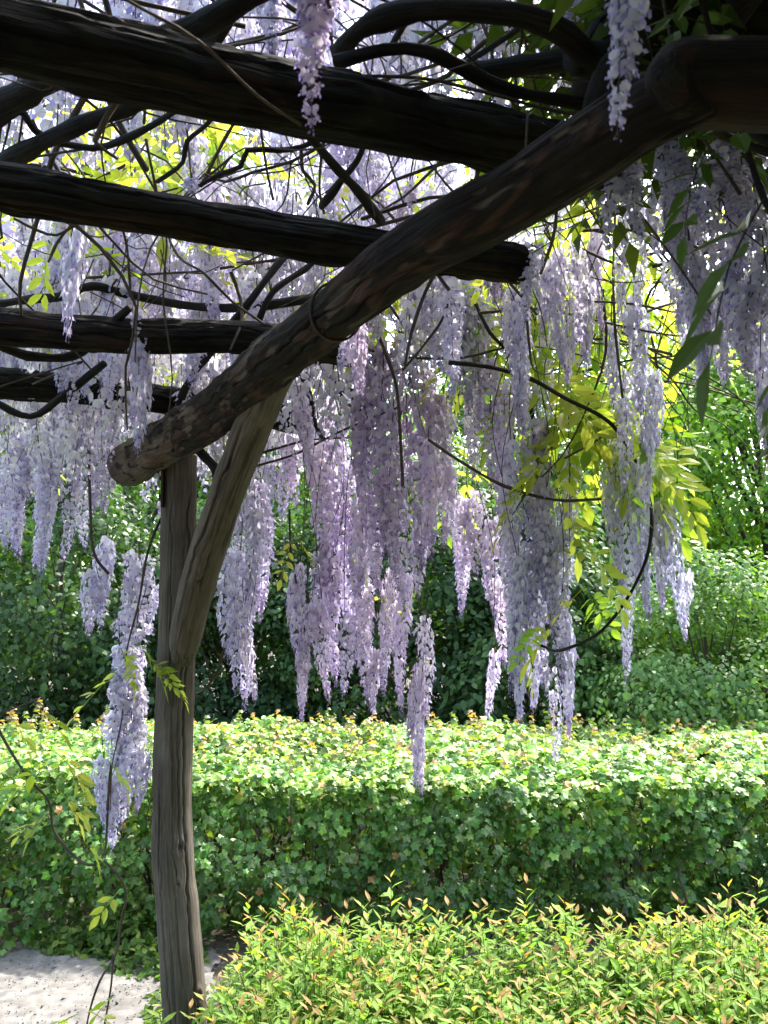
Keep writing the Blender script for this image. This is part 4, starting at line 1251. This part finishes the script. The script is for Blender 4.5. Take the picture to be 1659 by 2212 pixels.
def tree(name, label, cat, x, y, h, rx, ry, nl, ls, cols, seed, z0=None, group=None, trunk_r=.028, nclump=75):
    r = np.random.default_rng(seed)
    nl = int(nl * 1.45)
    root = empty(name, (x, y, 0), label, cat, group)
    z0 = h * .1 if z0 is None else z0
    cz, rz = (h + z0) / 2, (h - z0) / 2
    # clump centres in an uneven ellipsoid shell
    u = unit(r.normal(size=(nclump, 3)))
    rad = r.uniform(.45, 1.0, nclump)[:, None] ** .5
    CC = u * rad * [rx, ry, rz] * (1 + .12 * r.normal(size=(nclump, 1))) + [0, 0, cz]
    CR = r.uniform(.22, .42, nclump) * min(rx, rz)
    ct = r.uniform(0, 1, nclump)
    ix = r.integers(nclump, size=nl)
    g_ = unit(r.normal(size=(nl, 3))) * (r.random(nl) ** .45)[:, None]
    P = CC[ix] + g_ * CR[ix][:, None] * [1, 1, .75]
    P[:, 2] = np.maximum(P[:, 2], .02)
    N = unit(g_ * .8 + u[ix] * .5 + [0, 0, .7] + r.normal(size=(nl, 3)) * .45)
    R = basis(N, r.normal(size=nl) * .8)
    t = np.clip(ct[ix] * .6 + r.random(nl) * .5, 0, .999)[:, None] * (len(cols) - 1)
    i0 = np.floor(t).astype(int)[:, 0]
    c = cols[i0] * (1 - (t - i0[:, None])) + cols[np.minimum(i0 + 1, len(cols) - 1)] * (t - i0[:, None])
    c = c * r.uniform(.8, 1.2, (nl, 1))
    V, F, T = bake(TLV2, TLF2, R, P, r.lognormal(-.05, .22, nl) * ls * .78, c)
    o = link('crown', mesh('crown', V, F, M_TREE, tint=T), root)
    o['kind'] = 'stuff'
    # trunk and limbs
    Vs, Fs, Gs, off = [], [], [], 0
    V, F, G = tube(np.array([[0, 0, -.1, trunk_r], [.05, .02, h * .35, trunk_r * .8], [0, 0, h * .75, trunk_r * .35]]), 10, step=.15, rough=.06, seed=seed)
    link('trunk', mesh('trunk', V, F, M_TRUNK, smooth=True, grain=G), root)
    for k in range(0, nclump, 2):
        b = np.array([0.03, .01, min(CC[k][2] * r.uniform(.3, .6), h * .6)])
        mid = (b + CC[k]) / 2 + r.normal(size=3) * .08
        V, F, G = tube(np.array([[*b, trunk_r * .4], [*mid, trunk_r * .25], [*CC[k], trunk_r * .1]]), 5, step=.2, cap=False)
        Vs.append(V); Fs.append(F[0] + off); Gs.append(G); off += len(V)
    o = link('limbs', mesh('limbs', np.vstack(Vs), np.vstack(Fs), M_TRUNK, smooth=True, grain=np.vstack(Gs)), root)
    return root


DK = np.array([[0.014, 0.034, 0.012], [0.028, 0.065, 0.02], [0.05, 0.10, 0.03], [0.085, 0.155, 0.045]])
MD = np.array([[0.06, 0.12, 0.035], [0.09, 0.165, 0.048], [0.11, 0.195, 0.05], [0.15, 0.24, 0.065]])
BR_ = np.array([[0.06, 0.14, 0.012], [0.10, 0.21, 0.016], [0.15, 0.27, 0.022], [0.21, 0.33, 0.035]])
BG = 'trees and shrubs behind the hedge'
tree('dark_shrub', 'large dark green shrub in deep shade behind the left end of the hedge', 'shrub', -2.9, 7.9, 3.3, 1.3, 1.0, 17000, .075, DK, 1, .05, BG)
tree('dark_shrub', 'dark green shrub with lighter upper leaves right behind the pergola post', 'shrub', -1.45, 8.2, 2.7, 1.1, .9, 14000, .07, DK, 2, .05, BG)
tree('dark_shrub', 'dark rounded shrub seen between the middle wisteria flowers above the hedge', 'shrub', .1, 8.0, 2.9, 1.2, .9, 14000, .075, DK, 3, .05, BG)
tree('green_shrub', 'deep green leafy shrub filling the gap right of the longest central raceme', 'shrub', 1.2, 7.6, 2.5, .85, .8, 11000, .085, (DK + MD) / 2, 4, .05, BG)
tree('pale_shrub', 'soft grey-green spreading shrub leaning over the right end of the hedge', 'shrub', 2.5, 7.0, 2.05, 1.15, .8, 19000, .06, MD * 1.15, 5, .05, BG)
tree('pale_shrub', 'small grey-green shrub at the right edge just behind the hedge top', 'shrub', 3.5, 6.9, 1.45, .7, .6, 7000, .055, MD * 1.1, 6, .05, BG)
tree('bright_tree', 'sunlit bright green tree at the right beyond the pale shrub', 'tree', 4.4, 10.0, 5.3, 1.9, 1.4, 26000, .09, BR_, 7, .4, BG, .1, 90)
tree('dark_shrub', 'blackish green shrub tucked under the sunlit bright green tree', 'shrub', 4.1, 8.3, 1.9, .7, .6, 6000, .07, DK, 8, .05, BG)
tree('green_tree', 'mid green tree behind the flowers in the centre right', 'tree', 1.9, 10.5, 3.9, 1.5, 1.2, 16000, .09, MD, 9, .4, BG, .1, 80)
tree('green_tree', 'tall green tree behind the dark shrubs at the left', 'tree', -3.2, 11.0, 4.6, 2.0, 1.4, 16000, .10, MD, 10, .5, BG, .1, 80)
tree('green_tree', 'green tree behind the pergola beam end', 'tree', -.7, 10.6, 4.2, 1.6, 1.2, 15000, .10, (MD + BR_) / 2, 11, .5, BG, .1, 80)
tree('tall_tree', 'tall leafy tree at the back showing bright sky through its top', 'tree', 3.4, 14.5, 6.6, 2.3, 1.8, 15000, .13, BR_, 12, 1, BG, .14, 80)
tree('tall_tree', 'tall dark tree far behind the left shrubs', 'tree', -5.0, 15.0, 6.0, 2.8, 2.0, 13000, .14, MD, 13, .8, BG, .14, 80)
tree('tall_tree', 'broad tree far behind the centre of the hedge', 'tree', 0.0, 15.5, 5.8, 2.8, 2.0, 13000, .14, MD, 14, .6, BG, .14, 80)
tree('tall_tree', 'tall tree beyond the right edge of the garden', 'tree', 6.8, 13.5, 7.6, 2.6, 2.0, 15000, .13, BR_ * .8, 15, .5, BG, .14, 80)
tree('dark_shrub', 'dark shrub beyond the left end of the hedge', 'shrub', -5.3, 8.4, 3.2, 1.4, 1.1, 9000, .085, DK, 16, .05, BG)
